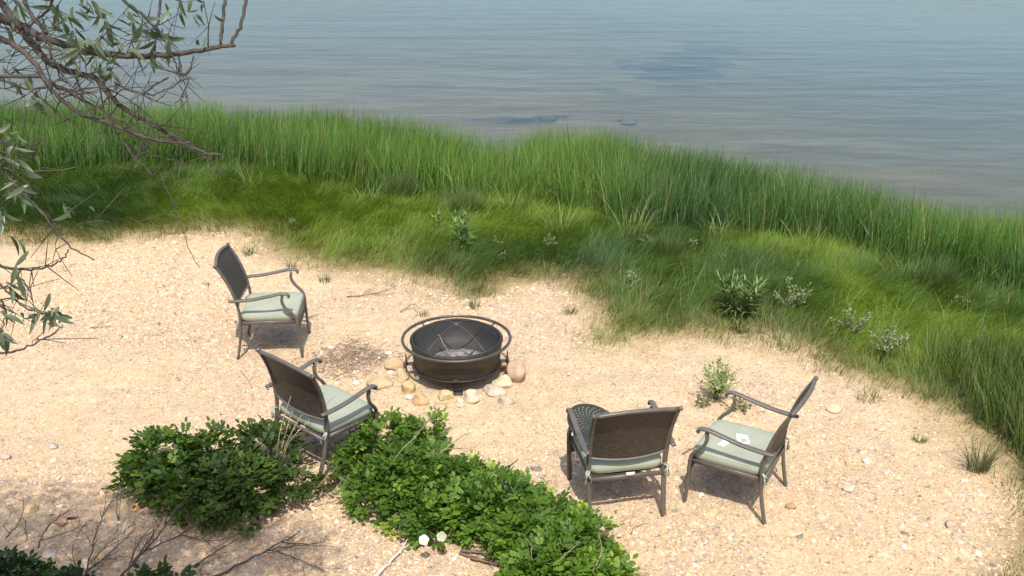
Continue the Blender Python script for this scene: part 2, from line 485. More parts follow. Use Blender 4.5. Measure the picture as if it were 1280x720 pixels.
# ------------------------------------------------------------------ water
wx = axis([(-3000, -100, 290), (-100, -30, 10), (-30, 30, .8), (30, 100, 10), (100, 3000, 290)])
wy = axis([(-60, 5, 8), (5, 50, .5), (50, 100, 5), (100, 4000, 300)])
X, Y = np.meshgrid(wx, wy); x, y = X.ravel(), Y.ravel()
dep = np.clip(WATER_Z - zg(x, y), 0, 4)
cl = np.stack([dep, dep, dep], 1)
i = np.arange(len(wy) - 1)[:, None]; j = np.arange(len(wx) - 1)[None, :]; nx = len(wx)
Q = np.stack([i * nx + j, i * nx + j + 1, (i + 1) * nx + j + 1, (i + 1) * nx + j], -1).reshape(-1, 4)
me = mesh_np('water', np.stack([x, y, np.full(len(x), WATER_Z)], 1), Q, cl, smooth=True)
def mat_water():
    m = bpy.data.materials.new('shallow_bay_water'); m.use_nodes = True
    nt = m.node_tree; nt.nodes.clear()
    out = N(nt, 'ShaderNodeOutputMaterial')
    a = N(nt, 'ShaderNodeAttribute'); a.attribute_name = 'Col'
    tc = N(nt, 'ShaderNodeTexCoord')
    mp = N(nt, 'ShaderNodeMapping'); mp.inputs['Scale'].default_value = (0.55, 1.35, 1); mp.inputs['Rotation'].default_value = (0, 0, R(-6))
    nt.links.new(tc.outputs['Object'], mp.inputs[0])
    h1 = noisetex(nt, 1.5, 4, .52, mp.outputs[0])
    mp2 = N(nt, 'ShaderNodeMapping'); mp2.inputs['Scale'].default_value = (0.10, 0.55, 1); mp2.inputs['Rotation'].default_value = (0, 0, R(8))
    nt.links.new(tc.outputs['Object'], mp2.inputs[0])
    h2 = noisetex(nt, 1.0, 3, .5, mp2.outputs[0])
    nb = bump(nt, h2, .25, .2, None)
    nrm = bump(nt, h1, .34, .06, None, nb)
    tr = N(nt, 'ShaderNodeBsdfTransparent'); tr.inputs[0].default_value = (0.86, 0.90, 0.86, 1)
    df = N(nt, 'ShaderNodeBsdfDiffuse'); df.inputs[0].default_value = (0.09, 0.16, 0.158, 1)
    gl = N(nt, 'ShaderNodeBsdfGlossy'); gl.inputs['Roughness'].default_value = .08
    for n in (df, gl): nt.links.new(nrm, n.inputs['Normal'])
    mr = N(nt, 'ShaderNodeMapRange'); mr.inputs['From Min'].default_value = 0.0; mr.inputs['From Max'].default_value = 1.15
    mr.inputs['To Min'].default_value = .0; mr.inputs['To Max'].default_value = .70
    sp = N(nt, 'ShaderNodeSeparateColor'); nt.links.new(a.outputs['Color'], sp.inputs[0]); nt.links.new(sp.outputs[0], mr.inputs[0])
    m1 = N(nt, 'ShaderNodeMixShader'); nt.links.new(mr.outputs[0], m1.inputs[0])
    nt.links.new(tr.outputs[0], m1.inputs[1]); nt.links.new(df.outputs[0], m1.inputs[2])
    fr = N(nt, 'ShaderNodeFresnel'); fr.inputs['IOR'].default_value = 1.28; nt.links.new(nrm, fr.inputs['Normal'])
    m2 = N(nt, 'ShaderNodeMixShader'); nt.links.new(fr.outputs[0], m2.inputs[0])
    nt.links.new(m1.outputs[0], m2.inputs[1]); nt.links.new(gl.outputs[0], m2.inputs[2])
    nt.links.new(m2.outputs[0], out.inputs[0])
    return m
obj('water', me, mat_water(), kind='structure')

# ------------------------------------------------------------------ grass
def blades(P, yaw, L, a0, a1, w, nseg, c_base, c_tip, face=None):
    """curved blades: angle from upright grows from a0 to a1 towards the lean direction yaw"""
    n = len(P)
    d = np.stack([np.cos(yaw), np.sin(yaw)], 1)
    if face is None: face = yaw + math.pi / 2 + RNG.normal(0, .7, n)
    sd = np.stack([np.cos(face), np.sin(face), np.zeros(n)], 1)
    pos = P.copy(); V = []; C = []
    for k in range(nseg + 1):
        t = k / nseg
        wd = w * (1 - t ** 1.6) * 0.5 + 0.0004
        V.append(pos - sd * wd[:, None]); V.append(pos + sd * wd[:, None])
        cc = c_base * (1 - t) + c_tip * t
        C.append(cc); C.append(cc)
        ang = a0 + (a1 - a0) * (k + .5) / nseg
        st = (L / nseg)[:, None]
        pos = pos + st * np.concatenate([d * np.sin(ang)[:, None], np.cos(ang)[:, None]], 1)
    V = np.stack(V, 1); C = np.stack(C, 1); m = 2 * (nseg + 1)
    b = (np.arange(n) * m)[:, None]
    Q = np.concatenate([b + np.array([[2 * k, 2 * k + 1, 2 * k + 3, 2 * k + 2]]) for k in range(nseg)], 1).reshape(-1, 4)
    return V.reshape(-1, 3), Q, C.reshape(-1, 3)

# salt hay: fine, lying in swirls
def make_short(n):
    px = RNG.uniform(-9.4, 7.4, n); py = RNG.uniform(4.0, 17.5, n)
    ok = (py < y_tall(px) + .7) & (py > y_tall(px) - 8.5)
    px, py = px[ok], py[ok]
    # keep what the view could see, plus a margin
    ok = np.abs(px) < py * .56 + 1.3
    px, py = px[ok], py[ok]
    d = d_grass(px, py)
    ed = d + (fbm(px, py, 2.2, 31) - .5) * .75 + (noise(px, py, 7, 33) - .5) * .22
    keep = RNG.random(len(px)) < np.clip(ed / .85 + .12, 0, 1) ** 1.5
    px, py, d, ed = px[keep], py[keep], d[keep], ed[keep]
    n = len(px)
    f1 = fbm(px, py * 1.3, .42, 90, 2); f2 = fbm(px, py, .5, 95, 2)
    yaw = R(-75) + (f1 - .5) * 7.5 + (noise(px, py, 3.3, 97) - .5) * 2.6 + (noise(px, py, 8, 98) - .5) * 1.6 + RNG.normal(0, .62, n)
    fringe = np.clip(1 - d / 1.0, 0, 1)
    lie = np.clip(.25 + f2 * 1.0, 0, 1) * (1 - fringe * .75)
    mound = fbm(px, py, .8, 101) * .7 + .3 * noise(px, py, 4.5, 103)
    L = (0.15 + .13 * mound + RNG.uniform(-.05, .07, n)) * (1 - .42 * fringe)
    wild = RNG.random(n) < .05; L[wild] *= 1.6
    a0 = np.abs(RNG.normal(.18, .15, n)) + .35 * lie; a0[wild] *= .5; lie[wild] *= .4
    a1 = a0 + .5 + 1.05 * lie + RNG.normal(0, .2, n)
    P = np.stack([px, py, zg(px, py) - .01 + .10 * (mound - .3) * np.clip(d - .4, 0, 1)], 1)
    hue = fbm(px, py, .55, 110); rnd = RNG.random(n)
    g0 = np.array([.060, .122, .014]); g1 = np.array([.125, .210, .016]); g2 = np.array([.036, .088, .020])
    t = np.clip((hue - .50) * 5, 0, 1)[:, None]; u = np.clip((.42 - hue) * 5, 0, 1)[:, None]
    g = g0 * (1 - t) + g1 * t; g = g * (1 - u) + g2 * u
    g = g * (0.75 + .5 * rnd)[:, None]
    dry = np.array([.24, .185, .075])
    dm = (RNG.random(n) < (.05 + .42 * fringe))[:, None] * RNG.uniform(.35, 1, n)[:, None]
    g = g * (1 - dm) + dry * dm
    tip = g * np.array([1.25, 1.15, 1.0])
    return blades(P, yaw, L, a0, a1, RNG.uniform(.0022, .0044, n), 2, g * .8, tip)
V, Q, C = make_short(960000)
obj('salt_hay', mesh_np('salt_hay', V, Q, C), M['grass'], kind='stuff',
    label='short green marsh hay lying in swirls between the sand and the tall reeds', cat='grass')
print('short blades', len(V) // 6)

# cord grass: tall upright band along the water
def make_tall(n):
    px = RNG.uniform(-12.0, 9.5, n); py = RNG.uniform(7, 21.5, n)
    yt, ys = y_tall(px), y_shore(px)
    ragged = (fbm(px, py, 1.1, 131) - .5) * 1.5
    ok = (py > yt + ragged) & (py < ys + .35 + (fbm(px, py, 1.6, 135) - .5) * .6) & (np.abs(px) < py * .56 + 1.6)
    px, py, yt, ys = px[ok], py[ok], yt[ok], ys[ok]
    cl = fbm(px, py, 2.6, 140)
    keep = RNG.random(len(px)) < np.clip(cl * 3.2 - .9, .10, 1)
    px, py, yt, ys = px[keep], py[keep], yt[keep], ys[keep]
    n = len(px)
    hgt = fbm(px, py, .7, 150); patch = fbm(px, py, .5, 155)
    L = .46 + .48 * hgt + RNG.uniform(-.22, .18, n)
    shorter = np.clip((py - ys + .9) / 1.2, 0, 1); L = L * (1 - .12 * shorter)
    yaw = RNG.uniform(0, 2 * math.pi, n) * .5 + R(-40) + (fbm(px, py, .9, 160) - .5) * 4
    a0 = np.abs(RNG.normal(.06, .12, n)); a1 = a0 + np.abs(RNG.normal(.20, .28, n))
    droop = RNG.random(n) < .09
    a1[droop] += RNG.uniform(.5, 1.5, droop.sum())
    P = np.stack([px, py, zg(px, py) - .01], 1)
    rnd = RNG.random(n)
    g0 = np.array([.064, .138, .026]); g1 = np.array([.092, .176, .028]); g2 = np.array([.044, .100, .030])
    t = np.clip((patch - .45) * 4, 0, 1)[:, None]; u = np.clip((.42 - patch) * 5, 0, 1)[:, None]
    g = g0 * (1 - t) + g1 * t; g = g * (1 - u) + g2 * u
    g = g * (.55 + .85 * rnd ** 1.3)[:, None] * 1.15
    dry = (RNG.random(n) < .06)[:, None]
    g = np.where(dry, np.array([.26, .24, .09]), g)
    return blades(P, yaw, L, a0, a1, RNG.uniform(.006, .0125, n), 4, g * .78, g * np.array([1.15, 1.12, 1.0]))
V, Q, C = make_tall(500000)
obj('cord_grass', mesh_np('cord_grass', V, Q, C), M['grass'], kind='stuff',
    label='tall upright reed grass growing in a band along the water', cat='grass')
print('tall blades', len(V) // 10)

# longer, darker grass at the end of the meadow, towards the bank
def make_side(n):
    px = RNG.uniform(2.4, 6.4, n); py = RNG.uniform(4.2, 9.2, n)
    d = d_grass(px, py)
    keep = (d > .3) & (RNG.random(n) < np.clip((d - .35) * 1.1 + np.clip((8.0 - py) * .4, -1, .25), 0, 1) * np.clip((8.9 - py), 0, 1)) & (px < py * .56 + 1.6)
    px, py = px[keep], py[keep]; n = len(px)
    L = RNG.uniform(.28, .55, n)
    yaw = RNG.uniform(0, 6.3, n); a0 = np.abs(RNG.normal(.1, .12, n)); a1 = a0 + np.abs(RNG.normal(.45, .35, n))
    P = np.stack([px, py, zg(px, py) - .01], 1)
    g = np.array([.075, .125, .024]) * RNG.uniform(.6, 1.5, n)[:, None]
    g = np.where((RNG.random(n) < .07)[:, None], np.array([.2, .18, .07]), g)
    return blades(P, yaw, L, a0, a1, RNG.uniform(.004, .008, n), 4, g * .8, g * 1.15)
V, Q, C = make_side(95000)
obj('meadow_grass', mesh_np('meadow_grass', V, Q, C), M['grass'], kind='stuff',
    label='longer dark green grass at the end of the sand beside the bank', cat='grass')
# ------------------------------------------------------------------ pebbles and shell grit
OCT_V = np.array([[1, 0, 0], [-1, 0, 0], [0, 1, 0], [0, -1, 0], [0, 0, 1], [0, 0, -1]], float)
OCT_F = np.array([[0, 2, 4], [2, 1, 4], [1, 3, 4], [3, 0, 4]])
OCT_V = np.array([[1, 0, -.55], [-1, 0, -.55], [0, 1, -.55], [0, -1, -.55], [0, 0, 1]], float)
PIT = G(570.5, 423, 0.38)[:2]
def pebbles(n, sz, seed, dens):
    px = RNG.uniform(-5.6, 4.6, n); py = RNG.uniform(4.9, 12.4, n)
    d = d_grass(px, py)
    g = fbm(px, py, .75, 21)
    fg = np.clip((7.3 - py) * .75, -.25, 1.0)
    left = np.clip((-1.6 - px) * .7, 0, 1) * np.clip((py - 9.2) * .9, 0, 1)
    p = np.clip((g - .45) * 3.0 + fg + left * 1.1, dens, 1)
    p *= np.where(np.hypot(px - PIT[0], py - PIT[1]) < .45, 0.1, 1)
    ok = (RNG.random(n) < p) & (d < .12) & (np.abs(px) < py * .53 + .3)
    px, py = px[ok], py[ok]; n = len(px)
    s = sz * np.exp(RNG.normal(0, .42, n))
    jit = 1 + RNG.uniform(-.35, .35, (n, 5, 1))
    V = OCT_V[None] * jit
    ax = np.stack([s * RNG.uniform(.8, 1.5, n), s * RNG.uniform(.6, 1.0, n), s * RNG.uniform(.3, .7, n)], 1)
    V = V * ax[:, None, :]
    a = RNG.uniform(0, 6.283, n); b = RNG.normal(0, .3, n)
    ca, sa, cb, sb = np.cos(a), np.sin(a), np.cos(b), np.sin(b)
    x1 = V[..., 0] * cb[:, None] - V[..., 2] * sb[:, None]; z1 = V[..., 0] * sb[:, None] + V[..., 2] * cb[:, None]
    x2 = x1 * ca[:, None] - V[..., 1] * sa[:, None]; y2 = x1 * sa[:, None] + V[..., 1] * ca[:, None]
    V = np.stack([x2 + px[:, None], y2 + py[:, None], z1 + (zg(px, py) + ax[:, 2] * .25)[:, None]], -1)
    pal = np.array([[.55, .43, .29], [.58, .47, .33], [.50, .36, .22], [.62, .55, .45], [.48, .31, .17], [.36, .30, .25], [.24, .21, .19], [.72, .68, .60], [.44, .27, .17], [.55, .46, .36]])
    pal = pal * np.array([.93, .89, .84])
    w = np.array([.20, .13, .20, .06, .12, .14, .06, .014, .065, .05])
    c = pal[RNG.choice(len(pal), n, p=w / w.sum())] * RNG.uniform(.8, 1.15, (n, 1))
    F = (np.arange(n) * 5)[:, None, None] + OCT_F[None]
    return V.reshape(-1, 3), F.reshape(-1, 3), np.repeat(c, 5, 0)
mb = MB()
for n, sz, dn in ((350000, .0070, .17), (70000, .0115, .05), (3300, .020, .04)):
    V, F, C = pebbles(n, sz, 0, dn); mb.add(V, None, F, C)
print('pebbles', mb.n // 5)
mb.build('beach_gravel', M['pebble'], kind='stuff', label='tan and cream pebbles and shell grit scattered over the sand', cat='gravel')

# ------------------------------------------------------------------ stones
def ico(sub):
    t = (1 + 5 ** .5) / 2
    V = [(-1, t, 0), (1, t, 0), (-1, -t, 0), (1, -t, 0), (0, -1, t), (0, 1, t), (0, -1, -t), (0, 1, -t), (t, 0, -1), (t, 0, 1), (-t, 0, -1), (-t, 0, 1)]
    F = [(0, 11, 5), (0, 5, 1), (0, 1, 7), (0, 7, 10), (0, 10, 11), (1, 5, 9), (5, 11, 4), (11, 10, 2), (10, 7, 6), (7, 1, 8), (3, 9, 4), (3, 4, 2), (3, 2, 6), (3, 6, 8), (3, 8, 9), (4, 9, 5), (2, 4, 11), (6, 2, 10), (8, 6, 7), (9, 8, 1)]
    V = [np.array(v) / np.linalg.norm(v) for v in V]
    for _ in range(sub):
        c = {}; nf = []
        def mid(a, b):
            k = (min(a, b), max(a, b))
            if k not in c:
                m = V[a] + V[b]; V.append(m / np.linalg.norm(m)); c[k] = len(V) - 1
            return c[k]
        for a, b, d in F:
            e, f, g = mid(a, b), mid(b, d), mid(d, a)
            nf += [(a, e, g), (b, f, e), (d, g, f), (e, f, g)]
        F = nf
    return np.array(V), np.array(F)
ICO2 = ico(3)

def stone(px, py, w, h, col, label, group=None, facet=.25, yaw=None, bury=.32, name='stone', flat=.62):
    """a rounded, slightly faceted stone; px, py its middle and w, h its extent in the photograph"""
    b = GG(px, py + h * .38)
    sc = FOCAL / math.hypot(b[1] * math.cos(PITCH) + (CAM_H) * math.sin(PITCH), 0)
    if group == PG: w, h = w * 1.06, h * 1.06; col = tuple(v * .80 for v in col)
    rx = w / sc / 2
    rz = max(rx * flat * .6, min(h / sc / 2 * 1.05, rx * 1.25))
    V, F = ICO2; V = V.copy()
    for _ in range(11):                                       # broken faces
        n = RNG.normal(0, 1, 3); n /= np.linalg.norm(n)
        lim = RNG.uniform(.58, .9)
        dd = V @ n; k = dd > lim
        V[k] -= np.outer((dd[k] - lim) * (1 - facet * .3), n)
    q = RNG.uniform(0, 10, 3)
    V *= (1 + .10 * np.sin(V[:, [1]] * 3 + q[0]) * np.cos(V[:, [0]] * 2.5 + q[1]) + .05 * np.sin(V[:, [2]] * 5 + q[2]))
    V = V * np.array([rx, rx * RNG.uniform(.75, 1.0), rz])
    V = V @ rotz(RNG.uniform(-.5, .5) if yaw is None else yaw).T
    c = np.array(col) * (0.9 + .2 * fbm(V[:, 0] * 30 + q[0], V[:, 1] * 30 + V[:, 2] * 20, 1, 5))[:, None]
    me = mesh_np('stone', V, F, c, smooth=True)
    return obj(name, me, M['stone'], None, label, 'stone', group, loc=(b[0], b[1], b[2] + rz * (1 - bury * 2)))

PG = 'stones ringing the fire pit'
tan, cream, orange, pink, grey = (.50, .36, .22), (.60, .49, .33), (.56, .37, .19), (.50, .36, .25), (.42, .37, .31)
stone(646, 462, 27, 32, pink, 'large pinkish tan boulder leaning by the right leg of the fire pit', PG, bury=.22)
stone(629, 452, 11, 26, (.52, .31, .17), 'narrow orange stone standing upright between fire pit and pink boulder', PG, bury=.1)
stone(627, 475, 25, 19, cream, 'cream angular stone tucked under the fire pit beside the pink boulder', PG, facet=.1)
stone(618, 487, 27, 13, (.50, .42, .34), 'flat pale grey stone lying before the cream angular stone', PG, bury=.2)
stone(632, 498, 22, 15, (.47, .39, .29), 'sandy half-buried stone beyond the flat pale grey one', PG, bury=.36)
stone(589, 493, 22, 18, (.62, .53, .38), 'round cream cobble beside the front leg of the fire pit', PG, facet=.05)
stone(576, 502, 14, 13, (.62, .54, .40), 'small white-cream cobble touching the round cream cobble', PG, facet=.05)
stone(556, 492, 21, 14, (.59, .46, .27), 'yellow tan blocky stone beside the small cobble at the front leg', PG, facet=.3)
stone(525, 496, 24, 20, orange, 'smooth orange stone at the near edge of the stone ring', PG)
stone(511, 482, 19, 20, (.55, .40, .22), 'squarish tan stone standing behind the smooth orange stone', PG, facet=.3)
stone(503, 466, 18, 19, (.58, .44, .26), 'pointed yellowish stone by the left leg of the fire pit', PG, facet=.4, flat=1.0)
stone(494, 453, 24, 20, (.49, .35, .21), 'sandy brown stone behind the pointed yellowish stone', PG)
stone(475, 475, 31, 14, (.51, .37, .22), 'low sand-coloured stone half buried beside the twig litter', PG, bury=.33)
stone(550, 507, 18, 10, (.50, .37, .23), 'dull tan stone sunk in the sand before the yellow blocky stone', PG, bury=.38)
LG = 'loose stones on the sand'
for px, py, w, h, col, lb in [
    (1042, 509, 19, 11, (.49, .36, .23), 'flat tan stone on the sand behind the chair with papers'),
    (1061, 608, 17, 10, (.44, .37, .29), 'flat greyish stone on gravel beside the chair with papers'),
    (1102, 535, 15, 6, (.47, .36, .24), 'small buff stone lying on smooth sand near the meadow edge'),
    (1083, 576, 12, 5, (.70, .65, .55), 'small whitish shell fragment on smooth sand'),
    (1187, 654, 14, 9, (.40, .31, .25), 'brownish pebble on coarse gravel near the dark grass'),
    (988, 631, 14, 9, (.33, .20, .12), 'dark rusty stone on gravel behind the chair with papers'),
    (38, 634, 20, 13, (.56, .42, .24), 'yellowish stone in dappled shade by the dead twigs'),
    (75, 650, 20, 9, (.42, .27, .17), 'reddish brown stone in dappled shade among the dead twigs'),
    (170, 632, 16, 12, (.55, .36, .18), 'orange stone at the shaded foot of the dark rose bush'),
    (62, 690, 18, 11, (.40, .36, .31), 'grey stone beside the shaded leafy shrub'),
    (212, 645, 20, 11, (.52, .41, .27), 'buff stone under the edge of the dark rose bush'),
    (8, 570, 12, 9, (.38, .31, .26), 'grey-brown stone on gravel at the edge of the tree shade'),
    (66, 556, 14, 7, (.34, .29, .26), 'dark grey flat stone on open gravel'),
    (1205, 600, 11, 6, (.60, .50, .36), 'cream stone beside the grass tuft at the edge of the sand')]:
    stone(px, py, w, h, col, lb, LG, bury=.28)
for px, py, w, h, lb in [(486, 441, 9, 4, 'long white shell chip at the edge of the litter heap'), (489, 449, 7, 4, 'bright white shell beside the stubby twig'), (488, 465, 8, 4, 'white shell piece against the sandy brown stone'),
                     (522, 472, 6, 5, 'small white shell tucked between squarish stone and fire pit'), (512, 496, 9, 7, 'white shell wedged beside the smooth orange stone'), (474, 447, 4, 3, 'tiny white shell in the litter near the stubby twig'),
                     (446, 449, 4, 3, 'tiny white shell in the middle of the litter heap'), (445, 478, 8, 3, 'flat white shell on sand by the low sand-coloured stone'), (414, 434, 8, 3, 'white shell sliver at the far edge of the litter heap'), (420, 478, 4, 3, 'small white shell on sand beyond the sage cushion of the turned chair')]:
    o = stone(px, py, w, h, (.80, .78, .73), lb, 'white shells by the fire pit', name='shell', bury=.15, facet=.8, flat=.35)
    o['category'] = 'shell'

for px, py, w, h, lb in [(686, 148, 24, 8, 'dark weedy rock in the shallow water behind the reeds'), (786, 153, 20, 8, 'small brown rock in the shallows off the reed band')]:
    o = stone(px, py, w, h, (.05, .07, .045) if w > 21 else (.13, .10, .075), lb, 'rocks in the shallows', bury=.12, facet=.6, flat=.5)
    o['category'] = 'rock'; o.name = 'shallow_rock'
# ------------------------------------------------------------------ patio chairs
PZ = np.array([0, .12, .25, .42, .52, .62, .75, .85, .93])
PY = np.array([-.296, -.270, -.248, -.236, -.246, -.266, -.310, -.358, -.405])
PXX = np.array([.269, .270, .272, .275, .277, .279, .282, .285, .287])
def post_at(z): return np.interp(z, PZ, PXX), np.interp(z, PZ, PY)

def grid_mesh(name, F, nu, nv, uvscale=(1, 1)):
    V = np.array([[F(u, v) for u in np.linspace(-1, 1, nu)] for v in np.linspace(0, 1, nv)]).reshape(-1, 3)
    i = np.arange(nv - 1)[:, None]; j = np.arange(nu - 1)[None, :]
    Q = np.stack([i * nu + j, i * nu + j + 1, (i + 1) * nu + j + 1, (i + 1) * nu + j], -1).reshape(-1, 4)
    me = mesh_np(name, V, Q, smooth=True)
    uv = me.uv_layers.new(name='UVMap')
    U = np.stack(np.meshgrid(np.linspace(0, uvscale[0], nu), np.linspace(0, uvscale[1], nv)), -1).reshape(-1, 2)
    uv.data.foreach_set('uv', U[Q.ravel()].ravel())
    return me

def cushion_outline(off, hw=.270, hd=.266, k=64):
    a = np.arange(k) / k * 2 * math.pi
    n = 9.0
    c, s_ = np.cos(a), np.sin(a)
    r = (np.abs(c) ** n + np.abs(s_) ** n) ** (-1 / n)
    return np.stack([c * r * (hw - off), s_ * r * (hd - off)], 1)

def chair_parts():
    P = {}
    sec = rrect(.022, .036, .007)
    for s in (-1, 1):
        mb = MB(); path = np.stack([s * PXX, PY, PZ], 1)
        sweep(mb, catmull(path, 4), rrect(.036, .022, .007), ref=(0, 1, 0))
        sweep(mb, np.array([[s * .283, -.403, .925], [s * .300, -.405, .929], [s * .309, -.405, .929]]), circ(.017, 8), ref=(0, 0, 1))
        P.setdefault('back_leg', []).append(mb.mesh('back_leg', True))
        mb = MB()
        path = [(s * .300, .165, .632), (s * .300, .158, .575), (s * .298, .185, .510), (s * .292, .240, .452), (s * .286, .272, .39), (s * .281, .280, .25), (s * .275, .287, .12), (s * .269, .298, 0)]
        sweep(mb, catmull(path, 5), rrect(.024, .034, .008), ref=(1, 0, 0))
        P.setdefault('front_leg', []).append(mb.mesh('front_leg', True))
        mb = MB()
        path = [(s * .303, -.318, .592), (s * .305, -.24, .594), (s * .307, -.10, .607), (s * .307, .05, .636), (s * .307, .14, .655), (s * .307, .195, .656), (s * .307, .224, .640), (s * .307, .222, .618)]
        pp = catmull(path, 5)
        sweep(mb, pp, rrect(.042, .023, .008), ref=(0, 0, 1), scale=np.interp(np.linspace(0, 1, len(pp)), [0, .1, .7, .9, 1], [.8, 1, 1, .95, .8]))
        P.setdefault('arm', []).append(mb.mesh('arm', True))
    arch = lambda u: 1 - u * u
    def pan(u, v):
        z0 = .515 + v * .405
        x0, y0 = post_at(z0)
        return (u * (x0 - .008), y0 - .030 * arch(u), z0 + .030 * arch(u) * v - .020 * arch(u) * (1 - v))
    P['back_panel'] = grid_mesh('back_panel', pan, 17, 15, (1.0, .8))
    for nm, v, r in (('top_rail', 1.0, (.030, .026)), ('lower_rail', 0.0, (.022, .020))):
        mb = MB(); sweep(mb, np.array([pan(u, v) for u in np.linspace(-1.0, 1.0, 21)]), rrect(r[0], r[1], .007), ref=(0, 0, 1))
        P[nm] = mb.mesh(nm, True)
    mb = MB()
    for s in (-1, 1):
        sweep(mb, np.array([[s * .262, -.24, .355], [s * .264, 0, .358], [s * .266, .272, .362]]), rrect(.022, .034, .006))
    sweep(mb, np.array([[-.27, -.243, .335], [0, -.245, .335], [.27, -.243, .335]]), rrect(.022, .034, .006))
    sweep(mb, np.array([[-.275, .270, .375], [0, .285, .375], [.275, .270, .375]]), rrect(.022, .030, .006))
    P['seat_frame'] = mb.mesh('seat_frame', False)
    P['seat_sling'] = grid_mesh('seat_sling', lambda u, v: (u * .262, -.235 + v * .505, .372 - .012 * arch(u)), 9, 9, (1, 1))
    P['front_apron'] = grid_mesh('front_apron', lambda u, v: (u * .272, .276 + .012 * arch(u) + .004 * v, .245 + .03 * arch(u) * (1 - v) + v * (.135 - .0 * u)), 11, 5, (1, .25))
    # cushion
    prof = [(.034, -.033), (.010, -.030), (.001, -.018), (0, 0), (.001, .018), (.010, .030), (.036, .036), (.09, .040), (.16, .042), (.21, .043), (.245, .0432)]
    mb = MB(); k = 64; rows = []
    for o_, z_ in prof:
        xy = cushion_outline(o_)
        wob = .006 * np.sin(xy[:, 0] * 21 + 1) * np.cos(xy[:, 1] * 17) * (z_ > .03)
        rows.append(np.column_stack([xy, np.full(k, z_) + wob]))
    V = np.concatenate(rows + [[[0, 0, .0433]], [[0, 0, -.033]]])
    m = len(prof)
    i = np.arange(m - 1)[:, None]; j = np.arange(k)[None, :]; j2 = (j + 1) % k
    Q = np.stack([i * k + j, i * k + j2, (i + 1) * k + j2, (i + 1) * k + j], -1).reshape(-1, 4)
    jj = np.arange(k)
    T = np.vstack([np.stack([np.full(k, m * k), (m - 1) * k + jj, (m - 1) * k + (jj + 1) % k], 1), np.stack([np.full(k, m * k + 1), (jj + 1) % k, jj], 1)])
    mb.add(V, Q, T)
    P['cushion'] = mb.mesh('cushion', True)
    mb = MB()
    for z_ in (.027, -.027):
        xy = cushion_outline(.009); ring = np.column_stack([xy, np.full(len(xy), z_)])
        ring = np.vstack([ring, ring[:1]])
        sweep(mb, ring, circ(.0045, 5))
    P['piping'] = mb.mesh('piping', True)
    P['tie'] = []
    for s in (-1, 1):
        mb = MB()
        for path in ([(s * .25, -.25, 0), (s * .29, -.27, .005), (s * .295, -.285, -.03), (s * .30, -.28, -.10)],
                     [(s * .26, -.25, 0), (s * .285, -.292, -.01), (s * .262, -.30, -.045), (s * .272, -.295, -.085)]):
            sweep(mb, catmull(path, 5), rrect(.014, .003, .001))
        P['tie'].append(mb.mesh('tie', True))
    return P
CP = chair_parts()
CH = (.376 + .033)

def chair(x, y, deg, label, tiltx=0, tilty=0):
    root = obj('patio_chair', None, None, None, label, 'chair', 'patio chairs round the fire pit', loc=(x, y, zg1(x, y) - .008))
    root.rotation_euler = (R(tiltx), R(tilty), R(deg))
    for nm in ('back_leg', 'front_leg', 'arm'):
        for me in CP[nm]: obj(nm, me, M['metal'], root)
    br = obj('backrest', CP['back_panel'], M['weave'], root)
    obj('top_rail', CP['top_rail'], M['metal'], br); obj('lower_rail', CP['lower_rail'], M['metal'], br)
    obj('seat_frame', CP['seat_frame'], M['metal'], root)
    obj('seat_sling', CP['seat_sling'], M['weave'], root)
    obj('front_apron', CP['front_apron'], M['weave'], root)
    cu = obj('cushion', CP['cushion'], M['cushion'], root, loc=(0, .018, CH))
    obj('piping', CP['piping'], M['cushion'], cu)
    for me in CP['tie']: obj('tie', me, M['cushion'], cu)
    return root
for nm in ('back_panel', 'seat_sling', 'front_apron'): CP[nm].materials.append(M['weave'])
c1 = chair(-2.264, 8.969, -86.6, 'dark metal patio chair standing by the marsh grass, side-on with empty sage cushion')
c2 = chair(-1.475, 7.03, -38.0, 'dark woven-back patio chair with sage cushion, backed against the dark rose bush', -4, 3.5)
c3 = chair(.752, 6.44, 11.0, 'dark woven-back patio chair holding a round perforated metal disc')
c4 = chair(1.645, 6.485, 60.6, 'dark metal patio chair with white papers on its sage cushion')
mb = MB(); box(mb, (0.02, -.262, .362), (.062, .004, .030)); mb.build('care_tag', M['tag'], c3, label='white cloth tag on the rear seat bar')

def chair_pt(c, p):
    a = c.rotation_euler.z
    return np.array(c.location) + rotz(a) @ np.asarray(p, float)

# papers lying on the cushion
def paper(c, p, w, h, deg, label):
    def F(u, v): return (u * w / 2, (v - .5) * h, .0015 + .010 * (u * .5 + .5) ** 2 * v)
    me = grid_mesh('paper_sheet', F, 6, 6)
    o = obj('paper_sheet', me, M['paper'], None, label, 'paper', loc=chair_pt(c, p))
    md = o.modifiers.new('thickness', 'SOLIDIFY'); md.thickness = .0008
    o.rotation_euler = (0, 0, c.rotation_euler.z + R(deg))
paper(c4, (.035, .0, CH + .0450), .125, .085, 25, 'white sheet of paper lying flat on the cushion of the far chair')
paper(c4, (-.085, .10, CH + .0445), .10, .05, -12, 'white paper slip half hidden under the chair arm')

